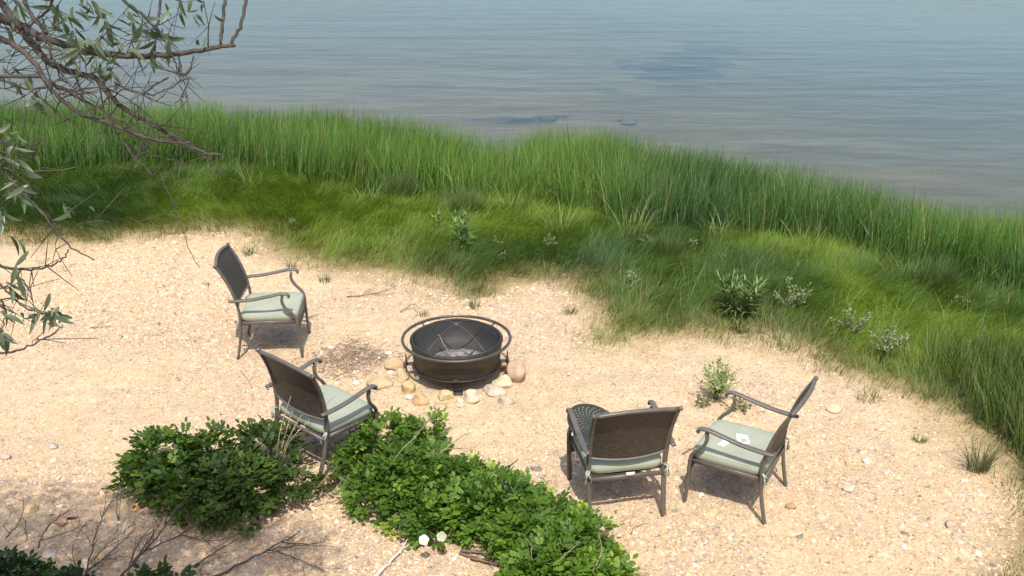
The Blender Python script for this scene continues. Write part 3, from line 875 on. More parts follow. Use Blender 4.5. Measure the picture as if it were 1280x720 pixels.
# round perforated metal disc leaning in the third chair
def disc_mesh(rad):
    nr, na = 23, 112
    rs = np.linspace(.0, rad, nr + 1); V = [[0, 0, 0]]
    for r in rs[1:]:
        for k in range(na): V.append([r * math.cos(2 * math.pi * k / na), r * math.sin(2 * math.pi * k / na), .006 * (1 - (r / rad) ** 2)])
    V = np.array(V); V[0, 2] = .006
    Q = []; T = [(0, 1 + k, 1 + (k + 1) % na) for k in range(na)]
    for i in range(nr - 1):
        for k in range(na):
            r = rs[i + 1]
            step = 4 if r > rad * .5 else (7 if r > rad * .25 else 14)
            if 1 <= i < nr - 2 and i % 2 == 1 and (k + (i // 2) * (step // 2)) % step == 0: continue      # a punched hole
            a = 1 + i * na + k; b = 1 + i * na + (k + 1) % na
            Q.append((a, a + na, b + na, b))
    return mesh_np('perforated_top', V, [np.array(Q), np.array(T)], smooth=True)
DR = .235
droot = obj('perforated_disc', None, None, None, 'round dark perforated metal disc propped on the cushion against the chair arm', 'metal disc')
me = disc_mesh(DR); o = obj('perforated_top', me, M['disc'], droot)
md = o.modifiers.new('thickness', 'SOLIDIFY'); md.thickness = .003
mb = MB(); a = np.linspace(0, 2 * math.pi, 65); sweep(mb, np.column_stack([DR * np.cos(a), DR * np.sin(a), 0 * a - .004]), circ(.010, 6)); mb.build('rim', M['disc'], droot, smooth=True)
dl = chair_pt(c3, (-.115, .10, CH + .045 + .085))
droot.location = dl
# tilted: low end on the cushion towards the right rear, high end on the left arm front
ax_low = Vector(rotz(c3.rotation_euler.z) @ np.array([.80, -.60, 0])).normalized()
xa = (ax_low * math.cos(R(25)) + Vector((0, 0, -1)) * math.sin(R(25))).normalized()
ya = Vector((0, 0, 1)).cross(ax_low).normalized()
za = xa.cross(ya).normalized()
droot.rotation_euler = Matrix((xa, ya, za)).transposed().to_euler()

# ------------------------------------------------------------------ fire pit
fx, fy = PIT; fz = zg1(fx, fy)
pit = obj('fire_pit', None, None, None, 'round dark steel fire pit with outer rail and wire dome screen, ringed by stones', 'fire pit', loc=(fx, fy, fz))
mb = MB()
outer = [(.30, .118), (.368, .122), (.378, .128), (.384, .15), (.397, .26), (.404, .352), (.408, .36), (.414, .366), (.412, .372), (.402, .372)]
inner = [(.398, .36), (.390, .29), (.372, .23), (.33, .175), (.26, .145), (.15, .13), (.02, .128)]
lathe(mb, outer, 64)
bowl = mb.build('drum', M['pitsteel'], pit, smooth=True)
mb = MB(); lathe(mb, [(.402, .372)] + inner, 64); mb.build('bowl', M['soot'], pit, smooth=True)
mb = MB(); lathe(mb, [(.02, .118), (.30, .118)], 48); mb.build('base_plate', M['soot'], pit, smooth=True)
mb = MB(); sweep(mb, np.column_stack([.386 * np.cos(a), .386 * np.sin(a), 0 * a + .136]), circ(.007, 6)); mb.build('bottom_bead', M['pitsteel'], pit, smooth=True)
mb = MB(); a = np.linspace(0, 2 * math.pi, 81); sweep(mb, np.column_stack([.476 * np.cos(a), .476 * np.sin(a), 0 * a + .376]), circ(.0135, 8)); mb.build('rail', M['ringsteel'], pit, smooth=True)
for k in range(4):
    q = R(45 + 90 * k); cs, sn = math.cos(q), math.sin(q)
    mb = MB(); tube(mb, [(.405 * cs, .405 * sn, .340), (.44 * cs, .44 * sn, .352), (.472 * cs, .472 * sn, .372)], .008); mb.build('rail_bracket', M['ringsteel'], pit, smooth=True)
for k in range(4):
    q = R(-90 + 90 * k + 4); rot = rotz(q)
    mb = MB()
    if k in (0, 2):
        box(mb, (.335, 0, .055), (.012, .075, .150)); box(mb, (.355, 0, .012), (.06, .085, .010)); box(mb, (.345, 0, .124), (.05, .075, .008))
    else:
        box(mb, (.452, 0, .105), (.010, .055, .23)); box(mb, (.41, 0, .135), (.088, .05, .010)); box(mb, (.46, 0, .006), (.05, .065, .010))
    mb.V = [v @ rot.T for v in mb.V]
    mb.build('leg', M['soot'], pit)
mb = MB(); box(mb, (.008, -.386, .150), (.055, .010, .010)); mb.build('latch_tab', M['ringsteel'], pit)
# wire dome
dz = .30; DHT = .135; DRR = .392
def dome(r, ang): return np.array([r * math.cos(ang), r * math.sin(ang), .374 + DHT * (1 - (r / DRR) ** 2)])
mb = MB()
for sgn in (0, 1):
    for o_ in np.arange(-.38, .381, .0127):
        h = math.sqrt(DRR ** 2 - o_ ** 2); pts = []
        for s_ in np.linspace(-h, h, 18):
            xx, yy = (s_, o_) if sgn == 0 else (o_, s_)
            pts.append((xx, yy, .374 + DHT * (1 - (xx * xx + yy * yy) / DRR ** 2)))
        sweep(mb, np.array(pts), circ(.0009, 3))
mb.V = [v @ rotz(R(20)).T for v in mb.V]
scr = mb.build('spark_screen', M['soot'], pit)
mb = MB(); sweep(mb, np.column_stack([DRR * np.cos(a), DRR * np.sin(a), 0 * a + .376]), circ(.006, 6)); mb.build('screen_hoop', M['soot'], scr, smooth=True)
for q in (-128, -48, 52, 132):
    mb = MB(); sweep(mb, np.array([dome(r, R(q)) + (0, 0, .003) for r in np.linspace(.012, DRR, 12)]), rrect(.015, .003, .001)); mb.build('screen_strap', M['soot'], scr)
mb = MB(); lathe(mb, [(.001, .010), (.03, .009), (.033, .0), (.03, -.003)], 20, (0, 0, .374 + DHT)); mb.build('crown_plate', M['ringsteel'], scr, smooth=True)
# ashes, and charred sticks in the bowl
mb = MB()
rr = np.linspace(0.02, .27, 9); ang = np.arange(28) / 28 * 2 * math.pi
V = []
for r in rr:
    for q in ang: V.append((r * math.cos(q) + .02, r * math.sin(q) - .02, .150 + .05 * (1 - (r / .27) ** 2) * (.5 + noise(np.array([r * math.cos(q)]), np.array([r * math.sin(q)]), 18, 4)[0]) + .0))
i = np.arange(len(rr) - 1)[:, None]; j = np.arange(28)[None, :]; j2 = (j + 1) % 28
mb.add(V, np.stack([i * 28 + j, i * 28 + j2, (i + 1) * 28 + j2, (i + 1) * 28 + j], -1).reshape(-1, 4))
obj('ash_bed', mb.mesh('ash_bed', True), M['ash'], None, 'bed of pale grey ash in the bottom of the fire pit', 'ash', kind='stuff', loc=(fx, fy, fz))
for p0, p1, r, lb in [((-.17, .16, .33), (-.01, -.15, .19), .007, 'thin grey stick leaning across the ash in the fire pit'),
                      ((.02, -.13, .185), (.24, .05, .30), .008, 'charred stick leaning on the right inner wall of the fire pit'),
                      ((-.16, -.08, .185), (.05, -.03, .20), .014, 'short charred log lying on the ash'),
                      ((-.06, .04, .185), (.16, -.10, .20), .012, 'second charred log crossing the short one on the ash')]:
    mb = MB(); P_ = np.linspace(p0, p1, 7) + RNG.normal(0, .004, (7, 3)); tube(mb, P_, r, r * .8, 6)
    mb.build('charred_stick', M['char'] if r > .0075 else M['cane'], None, smooth=True, label=lb, cat='firewood', loc=(fx, fy, fz))
# ------------------------------------------------------------------ leafy shrubs
LF_V = np.array([[0, 0, 0], [-.36, .38, .10], [-.27, .78, .06], [0, 1, -.04], [.27, .78, .06], [.36, .38, .10], [0, .5, -.02]])
LF_Q = np.array([[0, 6, 2, 1], [6, 3, 2, 2], [0, 5, 4, 6], [6, 4, 3, 3]])
LF_Q = [np.array([[0, 6, 2, 1], [0, 5, 4, 6]]), np.array([[6, 3, 2], [6, 4, 3]])]
def compound(nl, ll, wl):
    """one pinnate leaf: pairs of leaflets along a drooping stalk; returns verts, quads, tris"""
    V = []; Q = []; T = []; n = 0
    items = [(1.0, 0.0)]
    for k in range((nl - 1) // 2):
        t = .35 + .55 * k / max(1, (nl - 1) // 2 - .2)
        items += [(t, R(62)), (t, R(-62))]
    for t, a in items:
        sc = ll * (1.0 if t > .5 else .85)
        v = LF_V * np.array([wl / .72 * sc / ll, sc, sc])
        v = v @ rotz(a).T + np.array([0, t * ll * 2.0, -.25 * ll * t * t])
        V.append(v); Q.append(LF_Q[0] + n); T.append(LF_Q[1] + n); n += 7
    return np.concatenate(V), np.concatenate(Q), np.concatenate(T)

def frames(D, spin):
    """rotation matrices with +Y along D and the leaf face up as far as possible, then spun"""
    D = D / np.linalg.norm(D, axis=1)[:, None]
    up = np.tile([0., 0., 1.], (len(D), 1)); up[:, :2] += RNG.normal(0, .28, (len(D), 2))
    X_ = np.cross(D, up); X_ /= np.linalg.norm(X_, axis=1)[:, None] + 1e-9
    Z_ = np.cross(X_, D)
    c, s_ = np.cos(spin)[:, None], np.sin(spin)[:, None]
    X2 = X_ * c + Z_ * s_; Z2 = -X_ * s_ + Z_ * c
    return np.stack([X2, D, Z2], 2)

def scatter(mb, tpl, P, D, size, cols, spin=.4):
    V, Q, T = tpl
    n = len(P)
    Rm = frames(D, RNG.normal(0, spin, n))
    W_ = np.einsum('nij,kj->nki', Rm, V) * size[:, None, None] + P[:, None, :]
    off = (np.arange(n) * len(V))[:, None, None]
    mb.add(W_.reshape(-1, 3), (off + Q[None]).reshape(-1, 4), (off + T[None]).reshape(-1, 3), np.repeat(cols, len(V), 0))

ROSE = compound(7, .046, .026)
def rose_bush(lobes, label, pal, dens=1.0, ncane=16, base=None, group='rose bushes on the sand'):
    root_p = GG(*base)
    root = obj('rose_bush', None, None, None, label, 'bush', group, loc=root_p)
    mb = MB(); cn = MB()
    for px, py, r, h in lobes:
        r, h = r * .9, h * .88
        b = GG(px, py)
        n = int(3000 * r * r * dens)
        u = RNG.normal(0, 1, (n, 3)); u /= np.linalg.norm(u, axis=1)[:, None]
        u[:, 2] = np.where(u[:, 2] < -.35, -u[:, 2], u[:, 2])
        rad = RNG.uniform(.42, 1.0, n) ** .6 * (.78 + .5 * noise(u[:, 0] * 2 + px, u[:, 1] * 2 + u[:, 2] * 2, 1.6, 5))
        P = b + u * rad[:, None] * np.array([r, r, h * .55]) + np.array([0, 0, h * .48])
        P[:, 2] = np.maximum(P[:, 2], zg(P[:, 0], P[:, 1]) + .03)
        D = u * .8 + RNG.normal(0, .55, (n, 3)); D[:, 2] = D[:, 2] * .5 + .05
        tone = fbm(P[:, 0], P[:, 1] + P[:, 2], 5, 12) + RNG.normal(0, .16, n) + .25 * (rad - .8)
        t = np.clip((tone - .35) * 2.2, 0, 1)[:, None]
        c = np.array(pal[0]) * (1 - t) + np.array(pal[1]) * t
        y_ = (RNG.random(n) < .10)[:, None] * np.clip(rad - .6, 0, 1)[:, None] * 2
        c = c * (1 - y_) + np.array(pal[2]) * y_
        scatter(mb, ROSE, P - root_p, D, RNG.uniform(.7, 1.15, n), c)
        for _ in range(max(3, int(ncane * r))):
            k = RNG.integers(n)
            st = b + np.array([RNG.normal(0, r * .3), RNG.normal(0, r * .3), -.02])
            en = P[k]; md = (st + en) / 2 + np.array([RNG.normal(0, .04), RNG.normal(0, .04), .05])
            tube(cn, catmull([st, md, en], 4) - root_p, .005, .0022, 4)
    f = mb.build('foliage', M['rose'], root, kind='stuff')
    cn.build('canes', M['twig'], root, kind='stuff')
    return root, root_p

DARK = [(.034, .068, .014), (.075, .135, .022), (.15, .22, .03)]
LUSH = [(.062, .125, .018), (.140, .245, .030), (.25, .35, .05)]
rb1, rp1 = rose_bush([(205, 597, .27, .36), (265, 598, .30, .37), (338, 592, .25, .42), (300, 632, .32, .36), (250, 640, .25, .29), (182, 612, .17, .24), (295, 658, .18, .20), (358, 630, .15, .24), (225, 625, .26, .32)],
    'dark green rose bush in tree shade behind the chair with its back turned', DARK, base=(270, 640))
rb2, rp2 = rose_bush([(485, 578, .29, .36), (530, 565, .19, .28), (455, 594, .20, .28), (505, 622, .31, .35), (468, 632, .23, .28), (545, 610, .22, .3)],
    'bright green rose bush between the fire pit and the dark bush', LUSH, base=(490, 620))
rb3, rp3 = rose_bush([(572, 628, .29, .29), (620, 646, .30, .28), (565, 652, .27, .22), (648, 638, .18, .2), (610, 664, .25, .24), (522, 655, .22, .2), (541, 676, .14, .16)],
    'sunlit rose bush with two white flowers beside the bleached driftwood', LUSH, base=(600, 655))
rb4, rp4 = rose_bush([(680, 672, .27, .26), (718, 696, .26, .27), (655, 690, .25, .26), (700, 722, .30, .28), (752, 722, .14, .18), (680, 735, .3, .3), (740, 742, .25, .2), (712, 668, .14, .2)],
    'tangled rose bush spreading towards the rear leg of the chair with the disc', LUSH, base=(705, 700))
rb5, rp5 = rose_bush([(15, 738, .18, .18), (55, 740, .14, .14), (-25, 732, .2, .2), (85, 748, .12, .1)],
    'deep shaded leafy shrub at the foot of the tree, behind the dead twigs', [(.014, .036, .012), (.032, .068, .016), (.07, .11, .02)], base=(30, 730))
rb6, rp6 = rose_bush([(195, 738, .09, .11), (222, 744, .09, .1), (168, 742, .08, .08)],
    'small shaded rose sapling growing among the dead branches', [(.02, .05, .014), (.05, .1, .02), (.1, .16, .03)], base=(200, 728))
rb7, rp7 = rose_bush([(402, 618, .08, .16), (412, 606, .07, .15)],
    'sparse yellowing rose shoot in the gap between the dark and bright bushes', [(.06, .09, .02), (.11, .13, .03), (.24, .16, .05)], base=(408, 612), dens=.9)

# two white roses
def flower(root, rp, p):
    mb = MB(); p = np.asarray(p)
    fl = MB()
    for k in range(5):
        q = R(72 * k + 10); v = []
        for r_, w_, z_ in ((.004, .004, 0), (.018, .016, .006), (.032, .020, .013), (.040, .012, .012)):
            for sgn in (-1, 0, 1): v.append((r_ - (.003 if sgn else 0), sgn * w_, z_ + (0.004 if sgn else 0)))
        v = np.array(v) @ rotz(q).T
        Q_ = [(a_ * 3 + b_, a_ * 3 + b_ + 1, a_ * 3 + b_ + 4, a_ * 3 + b_ + 3) for a_ in range(3) for b_ in range(2)]
        fl.add(v, Q_)
    tilt = np.array(Matrix.Rotation(R(48), 3, 'X'))
    fl.V = [v * .85 @ tilt.T + p - rp for v in fl.V]
    f = fl.build('flower', M['petal'], root, smooth=True)
    ce = MB(); lathe(ce, [(.012, .004), (.009, .009), (.001, .011)], 10)
    ce.V = [v * .85 @ tilt.T + p - rp for v in ce.V]
    ce.build('flower_centre', M['pollen'], f, smooth=True)
for px, py in ((530, 675), (552, 671)):
    flower(rb3, rp3, G(px, py, .20))

def zpath(pts, n=5):
    """path through (px, py, height above ground) triples"""
    out = []
    for px, py, h in pts:
        p = G(px, py, h); p = G(px, py, h + zg1(p[0], p[1])); out.append(p)
    return catmull(out, n)
# dry canes standing out of the bushes
for root, rp, paths in (
    (rb1, rp1, [[(352, 590, .1), (358, 560, .3), (372, 540, .42), (398, 514, .50), (420, 494, .55)], [(345, 580, .15), (350, 540, .42), (362, 500, .6), (374, 463, .78)],
                [(350, 575, .2), (370, 530, .45), (392, 503, .52), (408, 490, .58)], [(352, 560, .3), (366, 513, .5), (382, 500, .55)], [(378, 520, .45), (383, 495, .55), (384, 490, .6)]]),
    (rb2, rp2, [[(480, 595, .2), (500, 565, .45), (520, 545, .5), (535, 525, .6), (548, 508, .65)], [(540, 580, .2), (556, 562, .3), (590, 560, .3), (602, 552, .32)], [(556, 562, .3), (578, 545, .3), (590, 540, .3)]]),
    (rb4, rp4, [[(668, 720, .1), (664, 690, .3), (667, 682, .33)], [(690, 720, .15), (700, 700, .3), (722, 680, .36)], [(740, 715, .2), (752, 690, .3), (748, 665, .32)], [(770, 705, .1), (790, 712, .06), (812, 718, .02)]]),
    (rb7, rp7, [[(385, 625, .03), (400, 605, .2), (420, 585, .3)], [(390, 632, .03), (415, 615, .15), (428, 600, .22)]])):
    for pts in paths:
        mb = MB(); P = zpath(pts) - rp
        tube(mb, P, .0048, .0016, 5)
        for _ in range(3):
            k = RNG.integers(2, len(P) - 1); d = RNG.normal(0, .04, 3); d[2] = abs(d[2])
            tube(mb, np.array([P[k], P[k] + d * .6 + (0, 0, .01), P[k] + d]), .0022, .001, 4)
        mb.build('dry_cane', M['cane'], root)

# ------------------------------------------------------------------ plants among the grass
OVAL = (LF_V, LF_Q[0], LF_Q[1])
def plant_root(name, px, py, label, cat, group):
    b = GG(px, py); return obj(name, None, None, None, label, cat, group, loc=b), b

def strap_plant(px, py, h, nst, spread, label, c0=(.05, .105, .03), c1=(.10, .165, .05), ll=.12):
    root, b = plant_root('leafy_herb', px, py, label, 'plant', 'herbs among the grass')
    mb = MB(); st = MB()
    for k in range(nst):
        q = RNG.uniform(0, 6.28); rr_ = spread * math.sqrt(RNG.random())
        lean = np.array([math.cos(q), math.sin(q), 0]) * rr_
        hh = h * RNG.uniform(.75, 1.1)
        P = np.array([lean * .5 + (0, 0, -.02), lean * .75 + (0, 0, hh * .5), lean * 1.1 + (0, 0, hh)])
        P = catmull(P, 6); tube(st, P, .004, .002, 4)
        n = int(16 * hh / .3 + 8)
        t = RNG.uniform(.15, 1, n); pos = np.stack([np.interp(t, np.linspace(0, 1, len(P)), P[:, j_]) for j_ in range(3)], 1)
        yaw = RNG.uniform(0, 6.28, n); a0 = RNG.uniform(.7, 1.15, n) * (1.2 - .75 * t); a1 = a0 + RNG.uniform(.3, 1.0, n)
        tt = RNG.random(n)[:, None]; c = np.array(c0) * (1 - tt) + np.array(c1) * tt
        V, Q, C = blades(pos, yaw, ll * RNG.uniform(.6, 1.1, n) * (1.1 - .45 * t), a0, a1, RNG.uniform(.012, .019, n) * ll / .12, 3, c, c * 1.1, face=yaw + math.pi / 2)
        mb.add(V, Q, None, C)
    mb.build('foliage', M['herb'], root, kind='stuff'); st.build('stems', M['herb_stem'], root, kind='stuff')

def silver_shrub(px, py, h, nst, spread, label, stem_h=0.0, c0=(.13, .17, .075), c1=(.25, .29, .15), leaf=.026, group='silvery saltbushes'):
    root, b = plant_root('saltbush', px, py, label, 'plant', group)
    mb = MB(); st = MB()
    for k in range(nst):
        q = RNG.uniform(0, 6.28); rr_ = spread * math.sqrt(RNG.uniform(.05, 1))
        tip = np.array([math.cos(q) * rr_, math.sin(q) * rr_, stem_h + (h - stem_h) * RNG.uniform(.55, 1.05) * (1 - .35 * (rr_ / spread) ** 2)])
        b0 = np.array([0, 0, stem_h]) + RNG.normal(0, .012, 3)
        P = catmull([b0, (b0 + tip) / 2 + np.array([0, 0, .02]) + RNG.normal(0, .012, 3), tip], 5); tube(st, P, .0035, .0012, 4)
        n = int(16 + 80 * np.linalg.norm(tip - b0))
        t = RNG.uniform(.25, 1.03, n); pos = np.stack([np.interp(t, np.linspace(0, 1, len(P)), P[:, j_]) for j_ in range(3)], 1) + RNG.normal(0, .008, (n, 3))
        D = RNG.normal(0, 1, (n, 3)) + (tip - b0) / np.linalg.norm(tip - b0) * .9
        tt = np.clip(RNG.random(n) * .8 + t * .3, 0, 1)[:, None]; c = np.array(c0) * (1 - tt) + np.array(c1) * tt
        scatter(mb, OVAL, pos, D, leaf * RNG.uniform(.6, 1.15, n), c, .8)
    if stem_h: tube(st, np.array([[.01, 0, -.03], [-.004, 0, stem_h * .5], [0, 0, stem_h + .02]]), .008, .005, 6)
    mb.build('foliage', M['herb'], root, kind='stuff'); st.build('stems', M['herb_stem'], root, kind='stuff')

def feather_dome(px, py, r, h, label, c0=(.058, .098, .032), c1=(.12, .165, .058), basal=True):
    root, b = plant_root('feathery_shrub', px, py, label, 'plant', 'feathery domed plants')
    n = int(3000 * r); q = RNG.uniform(0, 6.28, n); rr_ = np.sqrt(RNG.random(n)) * r * .55
    P = np.stack([np.cos(q) * rr_, np.sin(q) * rr_, np.zeros(n)], 1)
    rel = rr_ / (r * .55)
    L = h * (1.08 - .42 * rel ** 2) * RNG.uniform(.55, 1.15, n)
    a0 = rel * .35 + np.abs(RNG.normal(0, .08, n)); a1 = a0 + rel * .45 + RNG.normal(0, .3, n)
    tt = RNG.random(n)[:, None]; c = np.array(c0) * (1 - tt) + np.array(c1) * tt
    V, Q, C = blades(P, q + RNG.normal(0, .5, n), L, a0, a1, RNG.uniform(.004, .007, n), 4, c * .9, c * 1.15)
    mb = MB(); mb.add(V, Q, None, C); mb.build('foliage', M['herb'], root, kind='stuff')
    if basal:
        n = 34; q = RNG.uniform(-2.9, -.2, n)
        P = np.stack([np.cos(q) * r * .45, np.sin(q) * r * .45, np.full(n, .02)], 1)
        c = np.array([.20, .28, .12]) * RNG.uniform(.7, 1.2, (n, 1))
        V, Q, C = blades(P, q + RNG.normal(0, .5, n), RNG.uniform(.09, .16, n), RNG.uniform(.3, .9, n), RNG.uniform(1.1, 1.9, n), RNG.uniform(.016, .026, n), 3, c, c, face=q + math.pi / 2)
        mb = MB(); mb.add(V, Q, None, C); mb.build('basal_leaves', M['herb'], root, label='pale leaves round the foot')
M['herb_stem'] = mat_mottle('green_stem', (.08, .10, .04), (.16, .17, .08), 20, rough=.8)

strap_plant(924, 394, .38, 26, .28, 'dense dark herb with long narrow leaves beside the silvery saltbush', ll=.17, c0=(.07, .12, .04), c1=(.19, .26, .09))
strap_plant(578, 312, .44, 6, .11, 'tall upright herb with pale narrow leaves before the reeds', ll=.19, c0=(.12, .19, .06), c1=(.22, .31, .11))
strap_plant(546, 293, .26, 3, .06, 'short upright herb beside the tall pale-leaved one', ll=.15, c0=(.12, .19, .06), c1=(.22, .31, .11))
strap_plant(930, 415, .12, 4, .10, 'low yellowish herb under the dense dark one', ll=.10, c0=(.09, .13, .04), c1=(.2, .22, .08))
silver_shrub(990, 392, .40, 15, .19, 'loose silvery saltbush standing beside the dark narrow-leaved herb')
silver_shrub(1062, 422, .34, 13, .20, 'pale silvery saltbush with a broad low crown in the meadow')
silver_shrub(1104, 458, .42, 15, .19, 'silvery saltbush on a bare green stem', stem_h=.15)
silver_shrub(895, 498, .36, 36, .21, 'small grey-green saltbush growing alone on open sand', c0=(.20, .25, .10), c1=(.38, .43, .21), leaf=.023)
silver_shrub(925, 512, .10, 10, .14, 'low green sprig behind the chair with papers', c0=(.13, .17, .07), c1=(.25, .28, .12), leaf=.02)
silver_shrub(880, 508, .09, 7, .09, 'tiny sprig at the foot of the lone saltbush', c0=(.13, .17, .07), c1=(.25, .28, .12), leaf=.02)
silver_shrub(784, 364, .26, 9, .12, 'thin silvery saltbush in short hay above the sand point', leaf=.022)
silver_shrub(686, 312, .20, 6, .10, 'small silvery sprig in the hay near the drooping reeds', leaf=.022)
silver_shrub(622, 312, .22, 5, .06, 'slender silvery sprig right of the tall pale-leaved herb', leaf=.022)
silver_shrub(628, 328, .16, 4, .06, 'short silvery sprig below the slender one', leaf=.02)
silver_shrub(808, 312, .20, 7, .11, 'pale sprig at the foot of the domed plant with broad basal leaves', leaf=.022)
silver_shrub(866, 316, .18, 6, .08, 'pale sprig beside the meadow dome, away from the reeds', leaf=.022)
silver_shrub(1200, 385, .18, 6, .10, 'faint silvery sprig in the bright yellow-green hay', leaf=.02)
silver_shrub(365, 285, .16, 4, .06, 'single silvery sprig in the hay behind the side-on chair', leaf=.02)
silver_shrub(438, 290, .14, 4, .06, 'tiny silvery sprig in hay above the lying dead branch', leaf=.02)
silver_shrub(900, 330, .16, 5, .06, 'small silvery sprig behind the dense dark herb', leaf=.02)
feather_dome(502, 250, .36, .42, 'broad blue-green feathery dome with pale basal leaves against the reeds')
feather_dome(582, 272, .30, .42, 'feathery dome behind the tall pale-leaved herb')
feather_dome(832, 324, .26, .34, 'feathery dome with broad pale basal leaves at the foot of the reeds')
feather_dome(1168, 364, .30, .42, 'grey-green feathery dome beside the bright yellow-green hay', basal=False)
feather_dome(330, 215, .30, .36, 'small feathery dome at the reed edge above the side-on chair', basal=False)

# tufts standing on the sand edge
def tuft(px, py, h, n, r, label, c0=(.06, .10, .03), c1=(.14, .17, .06), lean=.5):
    root, b = plant_root('grass_tuft', px, py, label, 'grass tuft', 'grass tufts on the sand')
    q = RNG.uniform(0, 6.28, n); rr_ = np.sqrt(RNG.random(n)) * r
    P = np.stack([np.cos(q) * rr_, np.sin(q) * rr_, np.full(n, -.01)], 1)
    tt = RNG.random(n)[:, None]; c = np.array(c0) * (1 - tt) + np.array(c1) * tt
    a0 = np.abs(RNG.normal(.2, .15, n)); a1 = a0 + np.abs(RNG.normal(lean, .3, n))
    V, Q, C = blades(P, q + RNG.normal(0, .6, n), h * RNG.uniform(.5, 1.1, n), a0, a1, RNG.uniform(.004, .008, n), 4, c * .9, c)
    mb = MB(); mb.add(V, Q, None, C); mb.build('blades', M['grass'], root, kind='stuff')
tuft(1222, 588, .34, 110, .07, 'spiky grey-green grass tuft on the sand beside the dark grass', (.07, .10, .04), (.2, .22, .11))
tuft(1149, 552, .09, 40, .04, 'tiny green tuft alone on the smooth sand', (.08, .14, .03), (.16, .22, .06))
tuft(530, 395, .12, 22, .04, 'thin grass tuft on the sand above the fire pit', (.1, .14, .05), (.2, .22, .1))
tuft(593, 385, .16, 40, .05, 'grass tuft at the tip of the hay behind the fire pit')
tuft(310, 318, .15, 45, .06, 'grass tuft by the top rail of the side-on chair')
tuft(365, 335, .16, 30, .05, 'sparse grass tuft above the arm of the side-on chair', (.1, .13, .05), (.22, .22, .1))
tuft(258, 357, .07, 24, .04, 'tiny grey weed behind the back of the side-on chair', (.1, .13, .06), (.22, .24, .13))
tuft(712, 392, .14, 40, .06, 'grass tuft at the sand point between fire pit and meadow', (.09, .13, .04), (.2, .21, .09))
tuft(405, 352, .14, 34, .06, 'short tuft at the edge of the hay above the lying dead branch')
tuft(1085, 500, .14, 40, .09, 'faded grass tuft at the meadow edge behind the flat tan stone', (.1, .13, .05), (.24, .22, .1))

# long pale drooping blades at the front of the reeds, plants one can tell apart
for px, py, h, n, lb in ((700, 285, .62, 40, 'clump of long pale drooping reed blades at the middle of the band'), (640, 262, .55, 34, 'pale reed clump fanning out beside the feathery dome'),
                         (790, 290, .66, 44, 'wide fanning reed clump with arched pale blades'), (1010, 308, .55, 36, 'straw-tinted reed clump above the silvery saltbush'), (320, 232, .5, 34, 'pale reed clump above the side-on chair'),
                         (1130, 350, .5, 30, 'straw-tinted reed clump beside the grey-green dome'), (460, 250, .45, 26, 'short reed clump beside the broad blue-green dome'), (900, 296, .55, 34, 'pale arching reed clump above the dense dark herb')):
    tuft(px, py + 7, h, n * 2, .17, lb, (.12, .19, .04), (.26, .31, .10), lean=.9)

# ------------------------------------------------------------------ dead wood
def dead_branch(paths, label, r0=.009, mat='twig', ntw=5, name='dead_branch', group=None, cat='dead branch', tw=.12):
    P0 = zpath(paths[0])[0]
    mb = MB()
    for pi, pts in enumerate(paths):
        P = zpath(pts) - P0
        P += RNG.normal(0, .003, P.shape)
        r = r0 if pi == 0 else r0 * .6
        tube(mb, P, r, r * .3, 5)
        for _ in range(ntw):
            k = RNG.integers(1, max(2, len(P) - 1)); d = P[min(k + 1, len(P) - 1)] - P[k - 1]; d /= np.linalg.norm(d) + 1e-9
            d = d + RNG.normal(0, .6, 3); d[2] = abs(d[2]) * .6; d *= tw * RNG.uniform(.4, 1.2)
            tube(mb, np.array([P[k], P[k] + d * .5 + RNG.normal(0, .006, 3), P[k] + d]), r * .4, r * .18, 4)
    return mb.build(name, M[mat], None, label=label, cat=cat, group=group, loc=P0)
DG = 'dead branches in the tree shade'
dead_branch([[(150, 722, .02), (180, 690, .12), (205, 660, .2), (222, 630, .3)], [(165, 705, .06), (190, 670, .2), (208, 640, .28)], [(180, 690, .1), (230, 665, .2), (265, 640, .3), (290, 625, .36)], [(160, 712, .05), (172, 680, .1), (188, 660, .16)]], 'dark dead branch rising past the foot of the dark rose bush', .009, group=DG, ntw=11)
dead_branch([[(105, 722, .02), (115, 690, .1), (122, 660, .2), (138, 628, .3)], [(112, 705, .05), (135, 680, .12), (168, 655, .18)], [(110, 712, .05), (140, 690, .1), (160, 670, .12)], [(100, 718, .02), (90, 690, .1), (98, 665, .2)], [(108, 716, .03), (128, 700, .05), (160, 695, .06)]], 'brittle dead shrub with many bare twigs in front of the shaded shrub', .007, group=DG, ntw=15)
dead_branch([[(48, 685, .05), (55, 665, .12), (70, 650, .18), (92, 632, .22)], [(52, 675, .1), (75, 668, .12), (110, 655, .14)], [(33, 678, .05), (32, 655, .14), (30, 648, .16)]], 'forked dead twig above the shaded shrub by the reddish stone', .006, group=DG)
dead_branch([[(8, 672, .04), (18, 660, .1), (27, 645, .2), (31, 622, .3)], [(12, 668, .06), (6, 655, .14), (20, 635, .2)]], 'thin upright dead twig beside the yellowish stone', .005, group=DG, ntw=3)
dead_branch([[(265, 722, .01), (300, 705, .03), (330, 690, .05), (352, 678, .08), (376, 664, .12)], [(335, 688, .05), (370, 682, .05), (420, 683, .04)], [(345, 688, .05), (375, 700, .03), (412, 716, .02)], [(352, 678, .07), (385, 680, .06), (405, 678, .05)]], 'forked dead branch lying on gravel in front of the dark rose bush', .009, group=DG, ntw=6)
dead_branch([[(225, 668, .03), (255, 675, .03), (285, 673, .05), (312, 660, .1)], [(255, 675, .03), (270, 690, .03), (245, 705, .03)]], 'curved thin dead stick under the edge of the dark rose bush', .005, group=DG, ntw=3)
